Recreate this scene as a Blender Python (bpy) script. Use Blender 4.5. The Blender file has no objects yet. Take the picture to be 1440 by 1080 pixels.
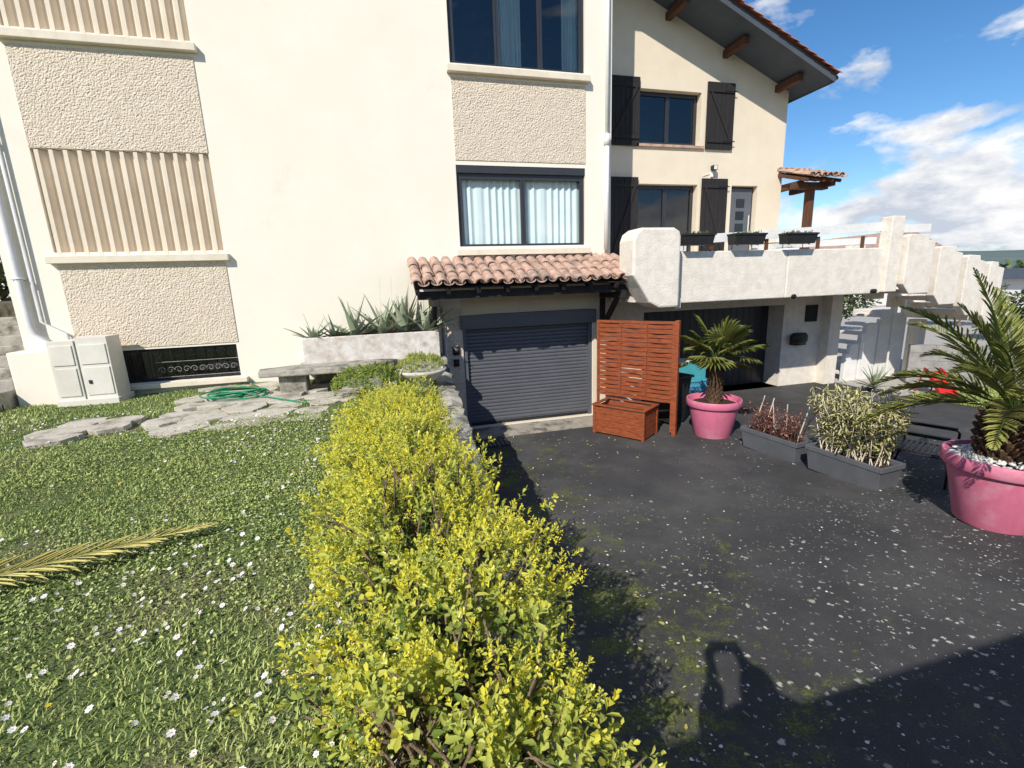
import bpy, math, random
import numpy as np
from mathutils import Vector, Matrix
rng=np.random.default_rng(7); random.seed(7)
SC=bpy.context.scene; COL=SC.collection
rad=math.radians
# ------------------------------------------------------------ materials
def nt(m): return m.node_tree.nodes,m.node_tree.links
def ramp(N,stops):
    r=N.new('ShaderNodeValToRGB'); e=r.color_ramp.elements
    while len(e)<len(stops): e.new(.5)
    for i,(p,c) in enumerate(stops):
        e[i].position=p; e[i].color=(*c,1) if len(c)==3 else c
    return r
def g(v): return (v,v,v)
def noise(N,L,co,scale,detail=6,rough=.6):
    n=N.new('ShaderNodeTexNoise'); n.inputs['Scale'].default_value=scale; n.inputs['Detail'].default_value=detail; n.inputs['Roughness'].default_value=rough
    L.new(co,n.inputs['Vector']); return n
def mixc(N,L,fac,a,b,mode='MIX'):
    m=N.new('ShaderNodeMix'); m.data_type='RGBA'; m.blend_type=mode
    for s,v in ((0,fac),(6,a),(7,b)):
        if hasattr(v,'is_output'): L.new(v,m.inputs[s])
        elif s==0: m.inputs[0].default_value=v
        else: m.inputs[s].default_value=(*v,1)
    return m.outputs[2]
def mat(name,c1,c2=None,scale=3,rough=.8,bump=0,bscale=40,metal=0,spots=None,stretch=None,spec=.3,bdist=.01,c3=None,s3=.6,t3=.5):
    m=bpy.data.materials.new(name); m.use_nodes=True; N,L=nt(m); p=N['Principled BSDF']
    p.inputs['Roughness'].default_value=rough; p.inputs['Metallic'].default_value=metal; p.inputs['Specular IOR Level'].default_value=spec
    tc=N.new('ShaderNodeTexCoord'); co=tc.outputs['Object']
    if stretch:
        mp=N.new('ShaderNodeMapping'); mp.inputs['Scale'].default_value=stretch; L.new(co,mp.inputs[0]); co2=mp.outputs[0]
    else: co2=co
    if c2 is None: c2=tuple(x*.8 for x in c1)
    n=noise(N,L,co2,scale,6,.65); r=ramp(N,[(.35,c1),(.68,c2)]); L.new(n.outputs[0],r.inputs[0]); col=r.outputs[0]
    if c3:
        n3=noise(N,L,co,s3,5,.7); r3=ramp(N,[(t3,g(0)),(t3+.18,g(1))]); L.new(n3.outputs[0],r3.inputs[0]); col=mixc(N,L,r3.outputs[0],col,c3)
    L.new(col,p.inputs['Base Color'])
    if bump:
        nb=noise(N,L,co,bscale,3,.6); b=N.new('ShaderNodeBump'); b.inputs['Strength'].default_value=bump; b.inputs['Distance'].default_value=bdist
        L.new(nb.outputs[0],b.inputs['Height']); L.new(b.outputs[0],p.inputs['Normal'])
    return m
M={}
M['facade']=mat('facade_render',(.86,.80,.69),(.83,.76,.64),1.2,.9,.35,90,bdist=.006,c3=(.77,.70,.59),s3=.9,t3=.58)
M['ochre']=mat('wing_render',(.78,.68,.53),(.72,.62,.48),2,.9,.4,70,bdist=.008)
def stucco(name,c1,c2,sc=38,st=1.0,dist=.03):
    m=mat(name,c1,c2,6,.95); N,L=nt(m); p=N['Principled BSDF']; tc=[n for n in N if n.type=='TEX_COORD'][0]
    n=noise(N,L,tc.outputs['Object'],sc,3,.55); v=N.new('ShaderNodeTexVoronoi'); v.inputs['Scale'].default_value=sc*1.1; L.new(tc.outputs['Object'],v.inputs['Vector'])
    a=N.new('ShaderNodeMath'); a.operation='MULTIPLY_ADD'; L.new(v.outputs['Distance'],a.inputs[0]); a.inputs[1].default_value=-.5; L.new(n.outputs[0],a.inputs[2])
    b=N.new('ShaderNodeBump'); b.inputs['Strength'].default_value=st; b.inputs['Distance'].default_value=dist; L.new(a.outputs[0],b.inputs['Height']); L.new(b.outputs[0],p.inputs['Normal'])
    return m
M['stucco']=stucco('roughcast_stucco',(.77,.66,.53),(.69,.58,.45),34,.95,.03)
M['concrete']=stucco('rough_white_concrete',(.83,.77,.68),(.70,.63,.54),30,.5,.012)
M['slat']=mat('slat_concrete',(.80,.69,.55),(.72,.61,.47),3,.9,.3,60)
M['sill']=mat('sill_concrete',(.78,.70,.57),(.68,.60,.47),5,.9,.3,50)
M['white']=mat('white_paint',(.82,.81,.79),(.72,.70,.67),4,.6,.15,60)
M['whiteold']=mat('peeling_paint',(.76,.73,.68),(.50,.42,.35),7,.85,.4,40,c3=(.42,.22,.12),s3=3.5,t3=.6)
M['stone']=mat('grey_stone',(.44,.41,.35),(.26,.24,.20),5,.9,.7,18,bdist=.02,c3=(.09,.09,.06),s3=2.5)
M['flag']=mat('flagstone',(.58,.53,.45),(.42,.38,.31),3,.9,.7,14,bdist=.02,c3=(.22,.20,.14),s3=3)
M['anth']=mat('anthracite_frame',(.035,.037,.042),(.03,.03,.035),3,.35,spec=.5)
M['shutterm']=mat('roller_shutter_paint',(.12,.125,.14),(.10,.105,.12),2,.38,.06,30,spec=.5)
M['black']=mat('black_plastic',(.018,.018,.02),(.03,.03,.03),6,.45)
M['iron']=mat('black_iron',(.02,.02,.022),(.03,.03,.03),6,.4,metal=.4)
M['dwood']=mat('dark_stained_wood',(.032,.028,.028),(.018,.016,.016),4,.7,.5,30,stretch=(14,14,1))
M['bwood']=mat('brown_timber',(.13,.06,.03),(.07,.03,.018),4,.7,.5,30,stretch=(8,8,1))
M['rwood']=mat('red_stained_wood',(.36,.095,.035),(.16,.04,.016),4,.55,.4,30,stretch=(2,2,12))
M['soffit']=mat('soffit_grey',(.085,.10,.12),(.07,.08,.10),3,.7)
M['tile']=mat('clay_tile',(.58,.40,.31),(.38,.23,.17),5,.9,.6,30,c3=(.25,.20,.17),s3=2.5)
M['rtile']=mat('verge_clay_tile',(.48,.18,.10),(.28,.11,.07),5,.9,.5,30)
M['pink']=mat('pink_plastic',(.70,.19,.31),(.62,.16,.26),3,.4,.04,8,spec=.5,stretch=(4,4,1),c3=(.72,.34,.42),s3=1.6,t3=.55)
M['greyp']=mat('grey_planter_plastic',(.125,.13,.145),(.095,.10,.11),4,.5,.1,60)
M['soil']=mat('soil',(.06,.045,.03),(.03,.022,.016),20,.95,1,40,bdist=.02)
M['pebble']=mat('white_pebbles',(.76,.74,.70),(.55,.52,.5),15,.7)
M['teal']=mat('teal_plastic',(.07,.38,.42),(.06,.3,.36),3,.5)
M['blue']=mat('blue_plastic',(.10,.26,.5),(.08,.2,.4),3,.5)
M['red']=mat('red_plastic',(.62,.03,.03),(.5,.02,.02),3,.4)
M['hose']=mat('green_hose',(.02,.28,.13),(.015,.2,.09),9,.4)
M['bark']=mat('bark',(.26,.19,.12),(.13,.095,.06),8,.95,1,40,bdist=.02)
M['fibre']=mat('palm_fibre',(.14,.09,.05),(.06,.035,.02),20,.95,1,50,bdist=.02)
M['curtain']=mat('curtain',(.62,.74,.74),(.54,.68,.69),3,.7)
M['curtain'].node_tree.nodes['Principled BSDF'].inputs['Coat Weight'].default_value=.5
M['room']=mat('room_dark',(.10,.10,.10),(.08,.08,.08),3,.9)
M['block']=mat('concrete_block',(.36,.35,.33),(.24,.23,.22),5,.95,.6,30)
M['skin']=mat('skin',(.5,.28,.2),(.46,.26,.18),8,.5)
M['cloth']=mat('dark_cloth',(.03,.035,.06),(.025,.03,.05),8,.9)
M['hair']=mat('hair',(.03,.02,.015),(.02,.015,.01),30,.6)
M['cab']=mat('cabinet_plastic',(.76,.72,.64),(.66,.62,.54),3,.6,.1,40)
M['conapron']=mat('concrete_apron',(.42,.38,.32),(.28,.25,.21),4,.95,.5,40,c3=(.05,.055,.03),s3=2)
M['petal']=mat('daisy_petal',(.8,.79,.80),(.76,.70,.74),10,.7)
M['yellow']=mat('yellow_flower',(.7,.5,.03),(.6,.42,.02),10,.7)
M['housefar']=mat('far_house_wall',(.75,.73,.69),(.7,.68,.64),1,.9)
def glass():
    m=bpy.data.materials.new('window_glass'); m.use_nodes=True; N,L=nt(m); N.clear()
    o=N.new('ShaderNodeOutputMaterial'); t=N.new('ShaderNodeBsdfTransparent'); t.inputs[0].default_value=(.95,.97,.98,1)
    gl=N.new('ShaderNodeBsdfGlossy'); gl.inputs['Roughness'].default_value=.01; f=N.new('ShaderNodeFresnel'); f.inputs[0].default_value=1.9
    mx=N.new('ShaderNodeMixShader'); L.new(f.outputs[0],mx.inputs[0]); L.new(t.outputs[0],mx.inputs[1]); L.new(gl.outputs[0],mx.inputs[2]); L.new(mx.outputs[0],o.inputs[0])
    return m
M['glass']=glass()
def leafmat(name,dark,light,trans=.35,rough=.45,mid=None,spec=.35):
    m=bpy.data.materials.new(name); m.use_nodes=True; N,L=nt(m); p=N['Principled BSDF']; o=[n for n in N if n.type=='OUTPUT_MATERIAL'][0]
    a=N.new('ShaderNodeAttribute'); a.attribute_name='tone'
    r=ramp(N,[(0,dark),(1,light)] if mid is None else [(0,dark),(.5,mid),(1,light)]); L.new(a.outputs['Fac'],r.inputs[0])
    L.new(r.outputs[0],p.inputs['Base Color']); p.inputs['Roughness'].default_value=rough; p.inputs['Specular IOR Level'].default_value=spec
    if trans>0:
        tr=N.new('ShaderNodeBsdfTranslucent'); L.new(r.outputs[0],tr.inputs[0]); mx=N.new('ShaderNodeMixShader'); mx.inputs[0].default_value=trans
        L.new(p.outputs[0],mx.inputs[1]); L.new(tr.outputs[0],mx.inputs[2]); L.new(mx.outputs[0],o.inputs[0])
    return m
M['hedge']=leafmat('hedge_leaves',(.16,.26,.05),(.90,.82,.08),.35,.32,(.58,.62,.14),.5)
M['grassb']=leafmat('grass_blades',(.11,.19,.04),(.58,.62,.22),0,.7,None,.2)
M['palm']=leafmat('palm_leaves',(.06,.10,.02),(.42,.42,.11),.2,.4)
M['drypalm']=leafmat('dry_palm_leaves',(.28,.26,.07),(.72,.62,.22),0,.6)
M['agave']=leafmat('agave_leaves',(.12,.18,.10),(.50,.54,.38),0,.5)
M['bamboo']=leafmat('bamboo_leaves',(.12,.13,.04),(.64,.60,.28),0,.5)
M['redtwig']=leafmat('red_twigs',(.11,.04,.03),(.40,.20,.14),0,.6)
M['tree']=leafmat('tree_leaves',(.035,.06,.02),(.16,.20,.08),0,.6)
def asphalt():
    m=bpy.data.materials.new('asphalt'); m.use_nodes=True; N,L=nt(m); p=N['Principled BSDF']; p.inputs['Roughness'].default_value=.85; p.inputs['Specular IOR Level'].default_value=.25
    co=N.new('ShaderNodeTexCoord').outputs['Object']; sep=N.new('ShaderNodeSeparateXYZ'); L.new(co,sep.inputs[0])
    n1=noise(N,L,co,.6,7,.7); r1=ramp(N,[(.3,(.040,.040,.042)),(.5,(.066,.065,.066)),(.70,(.110,.106,.100))]); L.new(n1.outputs[0],r1.inputs[0])
    nf=noise(N,L,co,170,2,.7); rf=ramp(N,[(.3,g(.62)),(.72,g(1.45))]); L.new(nf.outputs[0],rf.inputs[0])
    c=mixc(N,L,1,r1.outputs[0],rf.outputs[0],'MULTIPLY')
    # lichen grows thicker on the upper part of the drive (street side)
    my=N.new('ShaderNodeMapRange'); L.new(sep.outputs[1],my.inputs[0]); my.inputs[1].default_value=-2.0; my.inputs[2].default_value=-6.5; my.inputs[3].default_value=-.17; my.inputs[4].default_value=.06
    for sc,th,colr,seed,gate,cut in ((15,.30,(.55,.54,.47),0,.45,.50),(34,.30,(.54,.53,.47),5,.43,.50),(8,.20,(.40,.41,.32),11,.50,.66)):
        mp=N.new('ShaderNodeMapping'); mp.inputs['Location'].default_value=(seed,seed*.7,0); L.new(co,mp.inputs[0])
        nd=noise(N,L,mp.outputs[0],35,2,.6); ad=N.new('ShaderNodeVectorMath'); ad.operation='MULTIPLY_ADD'; L.new(nd.outputs['Color'],ad.inputs[0]); ad.inputs[1].default_value=(.06,.06,0); L.new(mp.outputs[0],ad.inputs[2])
        v=N.new('ShaderNodeTexVoronoi'); v.inputs['Scale'].default_value=sc; L.new(ad.outputs[0],v.inputs['Vector'])
        sx=N.new('ShaderNodeSeparateColor'); L.new(v.outputs['Color'],sx.inputs[0])
        dv=N.new('ShaderNodeMath'); dv.operation='DIVIDE'; L.new(v.outputs['Distance'],dv.inputs[0]); L.new(sx.outputs[1],dv.inputs[1])
        rv=ramp(N,[(th*.75,g(1)),(th*1.2,g(0))]); L.new(dv.outputs[0],rv.inputs[0])
        gt=N.new('ShaderNodeMath'); gt.operation='GREATER_THAN'; L.new(sx.outputs[0],gt.inputs[0]); gt.inputs[1].default_value=cut
        ng=noise(N,L,mp.outputs[0],.9,5,.7); na=N.new('ShaderNodeMath'); L.new(ng.outputs[0],na.inputs[0]); L.new(my.outputs[0],na.inputs[1]); rg=ramp(N,[(gate,g(.0)),(gate+.14,g(1))]); L.new(na.outputs[0],rg.inputs[0])
        mu=N.new('ShaderNodeMath'); mu.operation='MULTIPLY'; L.new(rv.outputs[0],mu.inputs[0]); L.new(gt.outputs[0],mu.inputs[1])
        mu2=N.new('ShaderNodeMath'); mu2.operation='MULTIPLY'; L.new(mu.outputs[0],mu2.inputs[0]); L.new(rg.outputs[0],mu2.inputs[1])
        c=mixc(N,L,mu2.outputs[0],c,colr)
    mr=N.new('ShaderNodeMapRange'); L.new(sep.outputs[0],mr.inputs[0]); mr.inputs[1].default_value=.6; mr.inputs[2].default_value=3.6; mr.inputs[3].default_value=.14; mr.inputs[4].default_value=-.03
    nm=noise(N,L,co,2.2,9,.82); am=N.new('ShaderNodeMath'); L.new(nm.outputs[0],am.inputs[0]); L.new(mr.outputs[0],am.inputs[1])
    rm=ramp(N,[(.57,g(0)),(.68,g(.85))]); L.new(am.outputs[0],rm.inputs[0]); nc=noise(N,L,co,60,2,.7); rcm=ramp(N,[(.35,(.05,.065,.015)),(.7,(.24,.26,.06))]); L.new(nc.outputs[0],rcm.inputs[0]); c=mixc(N,L,rm.outputs[0],c,rcm.outputs[0])
    L.new(c,p.inputs['Base Color'])
    b=N.new('ShaderNodeBump'); b.inputs['Strength'].default_value=.8; b.inputs['Distance'].default_value=.006; L.new(nf.outputs[0],b.inputs['Height']); L.new(b.outputs[0],p.inputs['Normal'])
    return m
M['asphalt']=asphalt()
M['lawn']=mat('lawn_soil',(.15,.21,.06),(.10,.13,.045),3,.95,1,60,bdist=.03,c3=(.21,.20,.10),s3=1.3)
M['ground']=mat('field_ground',(.17,.20,.08),(.11,.15,.05),.05,.95,c3=(.32,.29,.22),s3=.02)
M['gravel']=mat('gravel',(.50,.47,.42),(.38,.35,.31),20,.95,.6,60)
M['hill']=mat('hill_woods',(.10,.14,.13),(.16,.20,.17),.01,.95)
# ------------------------------------------------------------ mesh helpers
def link(o,parent=None):
    COL.objects.link(o)
    if parent: o.parent=parent
    return o
def empty(name,loc=(0,0,0)):
    e=bpy.data.objects.new(name,None); e.empty_display_size=.2; e.location=loc; COL.objects.link(e); return e
def place(e,old,new,s,rz_=0):
    e.matrix_world=Matrix.Translation(new)@Matrix.Rotation(rz_,4,'Z')@Matrix.Scale(s,4)@Matrix.Translation((-old[0],-old[1],-old[2]))
class B:
    def __init__(s): s.v=[];s.f=[];s.m=[];s.mats=[]
    def mi(s,k):
        if k not in s.mats: s.mats.append(k)
        return s.mats.index(k)
    def add(s,V,F,k,T=None):
        b=len(s.v)
        if T is not None: V=[tuple(T@Vector(p)) for p in V]
        s.v+= [tuple(p) for p in V]; i=s.mi(k)
        for f in F: s.f.append(tuple(b+a for a in f)); s.m.append(i)
        return s
    def box(s,x0,x1,y0,y1,z0,z1,k,T=None):
        V=[(x0,y0,z0),(x1,y0,z0),(x1,y1,z0),(x0,y1,z0),(x0,y0,z1),(x1,y0,z1),(x1,y1,z1),(x0,y1,z1)]
        return s.add(V,[(0,3,2,1),(4,5,6,7),(0,1,5,4),(1,2,6,5),(2,3,7,6),(3,0,4,7)],k,T)
    def prism(s,poly,y0,y1,k,T=None):
        n=len(poly); V=[(x,y0,z) for x,z in poly]+[(x,y1,z) for x,z in poly]
        F=[tuple(range(n)),tuple(reversed(range(n,2*n)))]+[(i,i+n,(i+1)%n+n,(i+1)%n) for i in range(n)]
        return s.add(V,F,k,T)
    def lathe(s,prof,c,k,n=32,T=None):
        V=[];F=[]
        for r,z in prof:
            for i in range(n): a=2*math.pi*i/n; V.append((c[0]+r*math.cos(a),c[1]+r*math.sin(a),c[2]+z))
        for j in range(len(prof)-1):
            for i in range(n): F.append((j*n+i,j*n+(i+1)%n,(j+1)*n+(i+1)%n,(j+1)*n+i))
        return s.add(V,F,k,T)
    def tube(s,P,R,k,n=8,T=None):
        P=[Vector(p) for p in P]; V=[];F=[]
        if not hasattr(R,'__len__'): R=[R]*len(P)
        for j,p in enumerate(P):
            d=(P[min(j+1,len(P)-1)]-P[max(j-1,0)]).normalized(); u=d.cross(Vector((0,0,1)))
            if u.length<.05: u=d.cross(Vector((1,0,0)))
            u.normalize(); w=d.cross(u)
            for i in range(n):
                a=2*math.pi*i/n; V.append(tuple(p+(u*math.cos(a)+w*math.sin(a))*R[j]))
        for j in range(len(P)-1):
            for i in range(n): F.append((j*n+i,j*n+(i+1)%n,(j+1)*n+(i+1)%n,(j+1)*n+i))
        F.append(tuple(reversed(range(n)))); F.append(tuple(range((len(P)-1)*n,len(P)*n)))
        return s.add(V,F,k,T)
    def build(s,name,parent=None,smooth=False,bevel=0):
        me=bpy.data.meshes.new(name); me.from_pydata(s.v,[],s.f)
        for k in s.mats: me.materials.append(M[k])
        me.polygons.foreach_set('material_index',s.m)
        if smooth: me.polygons.foreach_set('use_smooth',[True]*len(s.f))
        me.update(); o=bpy.data.objects.new(name,me); link(o,parent)
        if bevel:
            b=o.modifiers.new('bevel','BEVEL'); b.width=bevel; b.segments=2; b.limit_method='ANGLE'; b.angle_limit=rad(40)
        return o
def wall(b,x0,x1,z0,z1,y,holes,depth,k,kr=None):
    xs=sorted({x0,x1,*[h[0] for h in holes],*[h[1] for h in holes]}); zs=sorted({z0,z1,*[h[2] for h in holes],*[h[3] for h in holes]})
    for i in range(len(xs)-1):
        for j in range(len(zs)-1):
            cx=(xs[i]+xs[i+1])/2; cz=(zs[j]+zs[j+1])/2
            if any(h[0]<cx<h[1] and h[2]<cz<h[3] for h in holes): continue
            b.add([(xs[i],y,zs[j]),(xs[i+1],y,zs[j]),(xs[i+1],y,zs[j+1]),(xs[i],y,zs[j+1])],[(0,1,2,3)],k)
    for h in holes:
        a,c,d,e=h[:4]; Y=y+depth
        for q in ([(a,y,d),(a,Y,d),(a,Y,e),(a,y,e)],[(c,y,d),(c,y,e),(c,Y,e),(c,Y,d)],[(a,y,e),(a,Y,e),(c,Y,e),(c,y,e)],[(a,y,d),(c,y,d),(c,Y,d),(a,Y,d)]):
            b.add(q,[(0,1,2,3)],kr or k)
def build_np(name,V,F,k,tone=None,parent=None,smooth=False):
    me=bpy.data.meshes.new(name); n=F.shape[1]
    me.vertices.add(len(V)); me.vertices.foreach_set('co',V.astype(np.float32).ravel())
    me.loops.add(F.size); me.loops.foreach_set('vertex_index',F.astype(np.int32).ravel())
    me.polygons.add(len(F)); me.polygons.foreach_set('loop_start',np.arange(0,F.size,n,dtype=np.int32))
    me.materials.append(M[k]); me.update(calc_edges=True)
    if tone is not None:
        a=me.attributes.new('tone','FLOAT','POINT'); a.data.foreach_set('value',np.clip(tone,0,1).astype(np.float32))
    if smooth: me.polygons.foreach_set('use_smooth',[True]*len(F))
    o=bpy.data.objects.new(name,me); return link(o,parent)
def norm(a): return a/np.maximum(np.linalg.norm(a,axis=-1,keepdims=True),1e-9)
def leaves(P,D,Ln,W,up=None,fold=.25,droop=0.):
    n=len(P); D=norm(D)
    if up is None: up=np.tile([0,0,1.],(n,1))+rng.normal(0,.35,(n,3))
    S=norm(np.cross(D,up)); Nn=np.cross(S,D)
    Ln=np.broadcast_to(Ln,(n,))[:,None]; W=np.broadcast_to(W,(n,))[:,None]
    b=P; t=P+D*Ln-Nn*Ln*droop
    l1=P+D*Ln*.38-S*W*.34+Nn*W*fold; l2=P+D*Ln*.78-S*W*.48+Nn*W*fold-Nn*Ln*droop*.4
    r1=P+D*Ln*.38+S*W*.34+Nn*W*fold; r2=P+D*Ln*.78+S*W*.48+Nn*W*fold-Nn*Ln*droop*.4
    V=np.stack([b,l1,l2,t,r2,r1],1).reshape(-1,3)
    i=np.arange(n)[:,None]*6; F=np.concatenate([i+[0,3,2,1],i+[0,5,4,3]],0)
    return V,F
class Cloud:
    def __init__(s): s.V=[];s.F=[];s.T=[];s.n=0
    def add(s,V,F,tone):
        s.V.append(V); s.F.append(F+s.n); s.T.append(np.broadcast_to(tone,(len(V),)) if np.ndim(tone)==0 else tone); s.n+=len(V)
    def build(s,name,k,parent=None): return build_np(name,np.concatenate(s.V),np.concatenate(s.F),k,np.concatenate(s.T),parent)
# ------------------------------------------------------------ world, sun, camera
SAZ=41.1; SEL=39.0
w=bpy.data.worlds.new('World'); SC.world=w; w.use_nodes=True; N=w.node_tree.nodes; L=w.node_tree.links
bg=N['Background']; sky=N.new('ShaderNodeTexSky'); sky.sky_type='NISHITA'; sky.sun_disc=False; sky.sun_elevation=rad(SEL); sky.sun_rotation=rad(180+SAZ); sky.ozone_density=2.5; sky.air_density=.9; sky.dust_density=.1
co=N.new('ShaderNodeTexCoord').outputs['Generated']; mp=N.new('ShaderNodeMapping'); mp.inputs['Scale'].default_value=(1,1,2.3); mp.inputs['Location'].default_value=(.62,.1,.3); L.new(co,mp.inputs[0])
n=noise(N,L,mp.outputs[0],4.2,10,.56); n.inputs['Distortion'].default_value=.2
sz=N.new('ShaderNodeSeparateXYZ'); L.new(co,sz.inputs[0]); mr=N.new('ShaderNodeMapRange'); L.new(sz.outputs[2],mr.inputs[0]); mr.inputs[1].default_value=.10; mr.inputs[2].default_value=.30; mr.inputs[3].default_value=.13; mr.inputs[4].default_value=-.045
ad=N.new('ShaderNodeMath'); L.new(n.outputs[0],ad.inputs[0]); L.new(mr.outputs[0],ad.inputs[1])
rc=ramp(N,[(.53,g(0)),(.63,g(1))]); L.new(ad.outputs[0],rc.inputs[0])
n2=noise(N,L,mp.outputs[0],8,6,.6); rs=ramp(N,[(.38,(4.1,4.5,5.2)),(.58,(7.4,7.3,7.2))]); L.new(n2.outputs[0],rs.inputs[0])
hs=N.new('ShaderNodeHueSaturation'); hs.inputs['Saturation'].default_value=1.25; hs.inputs['Value'].default_value=1.0; L.new(sky.outputs[0],hs.inputs['Color'])
c=mixc(N,L,rc.outputs[0],hs.outputs[0],rs.outputs[0]); L.new(c,bg.inputs[0]); bg.inputs[1].default_value=.145
sd=Vector((math.sin(rad(SAZ))*math.cos(rad(SEL)),math.cos(rad(SAZ))*math.cos(rad(SEL)),-math.sin(rad(SEL))))
sl=bpy.data.lights.new('sun','SUN'); sl.energy=5.0; sl.angle=rad(.5); sl.color=(1,.945,.85); so=bpy.data.objects.new('sun',sl); so.rotation_euler=sd.to_track_quat('-Z','Y').to_euler(); so.location=(-10,-12,15); COL.objects.link(so)
Fv=Vector((.2447,.9465,-.2103)); Rv=Vector((.9656,-.2575,-.0352))
CAM=Vector((0,-9.03,2.866))
cd=bpy.data.cameras.new('camera'); cd.sensor_width=36; cd.lens=650/1440*36; cd.clip_start=.02; cd.clip_end=6000
co_=bpy.data.objects.new('camera',cd); Zc=-Fv.normalized(); Xc=(Rv-Rv.dot(Zc)*Zc).normalized(); Yc=Zc.cross(Xc)
mt=Matrix((Xc,Yc,Zc)).transposed().to_4x4(); mt.translation=CAM; co_.matrix_world=mt; COL.objects.link(co_); SC.camera=co_
SC.view_settings.view_transform='Standard'; SC.view_settings.look='None'; SC.view_settings.exposure=0
# ------------------------------------------------------------ ground
LZ=1.3
def wx(y): return .5+(y+7.94)*.07
def zd(y): t=np.maximum(-np.asarray(y,float)-1.8,0); return .0078*t*t+.03*t
def sheet(name,poly,z,k):
    me=bpy.data.meshes.new(name); me.from_pydata([(x,y,z) for x,y in poly],[],[tuple(range(len(poly)))]); me.materials.append(M[k]); return link(bpy.data.objects.new(name,me))
def gsheet(name,x0,x1,y0,y1,dz,k,ny=60):
    ys=np.linspace(y0,y1,ny); V=[];F=[]
    for y in ys: V+=[(x0,y,float(zd(y))+dz),(x1,y,float(zd(y))+dz)]
    for j in range(ny-1): F.append((2*j,2*j+1,2*j+3,2*j+2))
    b=B(); b.add(V,F,k); return b.build(name,smooth=True)
sheet('ground',[(-3000,-3000),(3000,-3000),(3000,3000),(-3000,3000)],-.03,'ground')
sheet('gravel_yard',[(11.4,-1.2),(60,-1.2),(60,30),(11.4,30)],-.018,'gravel')
gsheet('driveway',.2,30,-16,-1.2,0,'asphalt'); sheet('garage_forecourt',[(.2,-1.2),(11.4,-1.2),(11.4,2.5),(.2,2.5)],0,'asphalt')
b=B(); b.box(1.0,4.6,-.75,.12,-.02,.012,'conapron'); b.build('concrete_apron')
b=B(); b.box(1.28,1.95,-1.25,-.85,.0,.014,'iron')
for i in range(16): b.box(1.3+i*.04,1.318+i*.04,-1.23,-.87,.014,.022,'conapron' if i%2 else 'iron')
b.build('drain_grate')
nx,ny=90,80; xs=np.linspace(-14,1,nx); ys=np.linspace(-14,0.0,ny); X,Y=np.meshgrid(xs,ys)
def lz(x,y): return LZ+.02*np.sin(x*1.7+y*.9)+.015*np.sin(y*2.3-x)-.012
Xc_=np.minimum(X,wx(Y)-.26); V=np.stack([Xc_,Y,lz(Xc_,Y)],-1).reshape(-1,3); i=np.arange((ny-1)*(nx-1)); r=i//(nx-1)*nx+i%(nx-1)
lawn=build_np('lawn',V,np.stack([r,r+1,r+nx+1,r+nx],1),'lawn',smooth=True)
sheet('upper_terrain',[(-300,-14),(-14,-14),(-14,0),(-5.62,0),(-5.62,16),(-300,80)],LZ-.03,'ground')
b=B(); ys_=np.linspace(-12,-.02,90); rows=[]
for y in ys_:
    x=wx(y); rows+= [(x+rng.normal(0,.008),y,-.02),(x+rng.normal(0,.014),y,1.32+rng.normal(0,.016)),(x-.13,y,1.36+rng.normal(0,.02)),(x-.28,y,1.34+rng.normal(0,.014)),(x-.28,y,.9)]
Fq=[]
for j in range(len(ys_)-1):
    for q in range(4): Fq.append((j*5+q,(j+1)*5+q,(j+1)*5+q+1,j*5+q+1))
b.add(rows,Fq,'stone'); b.build('retaining_wall')
# ------------------------------------------------------------ house
house=empty('house')
A0,B0=-4.94,-2.58; M1,M2=1.42,3.97; CN=4.525; XL=-5.62
zs_lo,zs_up=3.49,6.59
holes=[(-4.36,-2.62,1.45,2.02),(A0,B0,3.6,5.10),(A0,B0,6.70,9.4),(M1,M2,3.6,5.04),(M1,M2,6.70,8.2),(1.37,4.13,0,2.32)]
b=B(); wall(b,XL,CN,-.1,10.2,0,holes,.16,'facade')
b.add([(CN,0,-.1),(CN,14,-.1),(CN,14,10.2),(CN,0,10.2)],[(0,1,2,3)],'ochre')
b.add([(XL,0,-.1),(XL,0,10.2),(XL,14,10.2),(XL,14,-.1)],[(0,1,2,3)],'facade')
b.box(XL-.3,CN+.3,-.3,14,10.2,10.4,'soffit')
b.build('front_walls',house)
b=B()
b.box(A0,B0,-.014,.02,5.105,6.48,'stucco'); b.box(A0+.02,B0,-.014,.02,2.06,3.40,'stucco'); b.box(M1,M2,-.014,.02,5.12,6.48,'stucco')
b.box(.95,1.365,-.012,.02,-.05,2.45,'stucco'); b.box(1.37,4.13,-.012,.02,2.33,2.7,'ochre'); b.box(4.135,4.52,-.012,.02,-.05,2.7,'ochre')
b.build('stucco_panels',house)
b=B()
for z in (zs_lo,zs_up):
    b.box(A0-.08,B0+.08,-.11,.05,z-.06,z+.05,'sill'); b.box(M1-.07,M2+.07,-.12,.05,z-.06,z+.05,'sill')
b.box(-4.42,-2.5,-.12,.06,1.36,1.44,'sill'); b.box(1.3,4.2,-.05,.1,-.02,.03,'sill')
b.build('sills',house,bevel=.008)
b=B()
for z0,z1 in ((3.545,5.098),(6.645,9.4)):
    b.box(A0+.002,B0-.002,.085,.158,z0,z1,'slat'); n_=13; pitch=(B0-A0)/n_
    for i in range(n_):
        x=A0+pitch*(i+.25); b.add([(x,-.005,z0),(x+.055,-.005,z0),(x+.10,.085,z0),(x-.03,.085,z0),(x,-.005,z1-.01),(x+.055,-.005,z1-.01),(x+.10,.085,z1-.01),(x-.03,.085,z1-.01)],[(0,1,5,4),(1,2,6,5),(3,0,4,7),(4,5,6,7),(0,3,2,1)],'slat')
b.build('concrete_fins',house)
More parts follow.
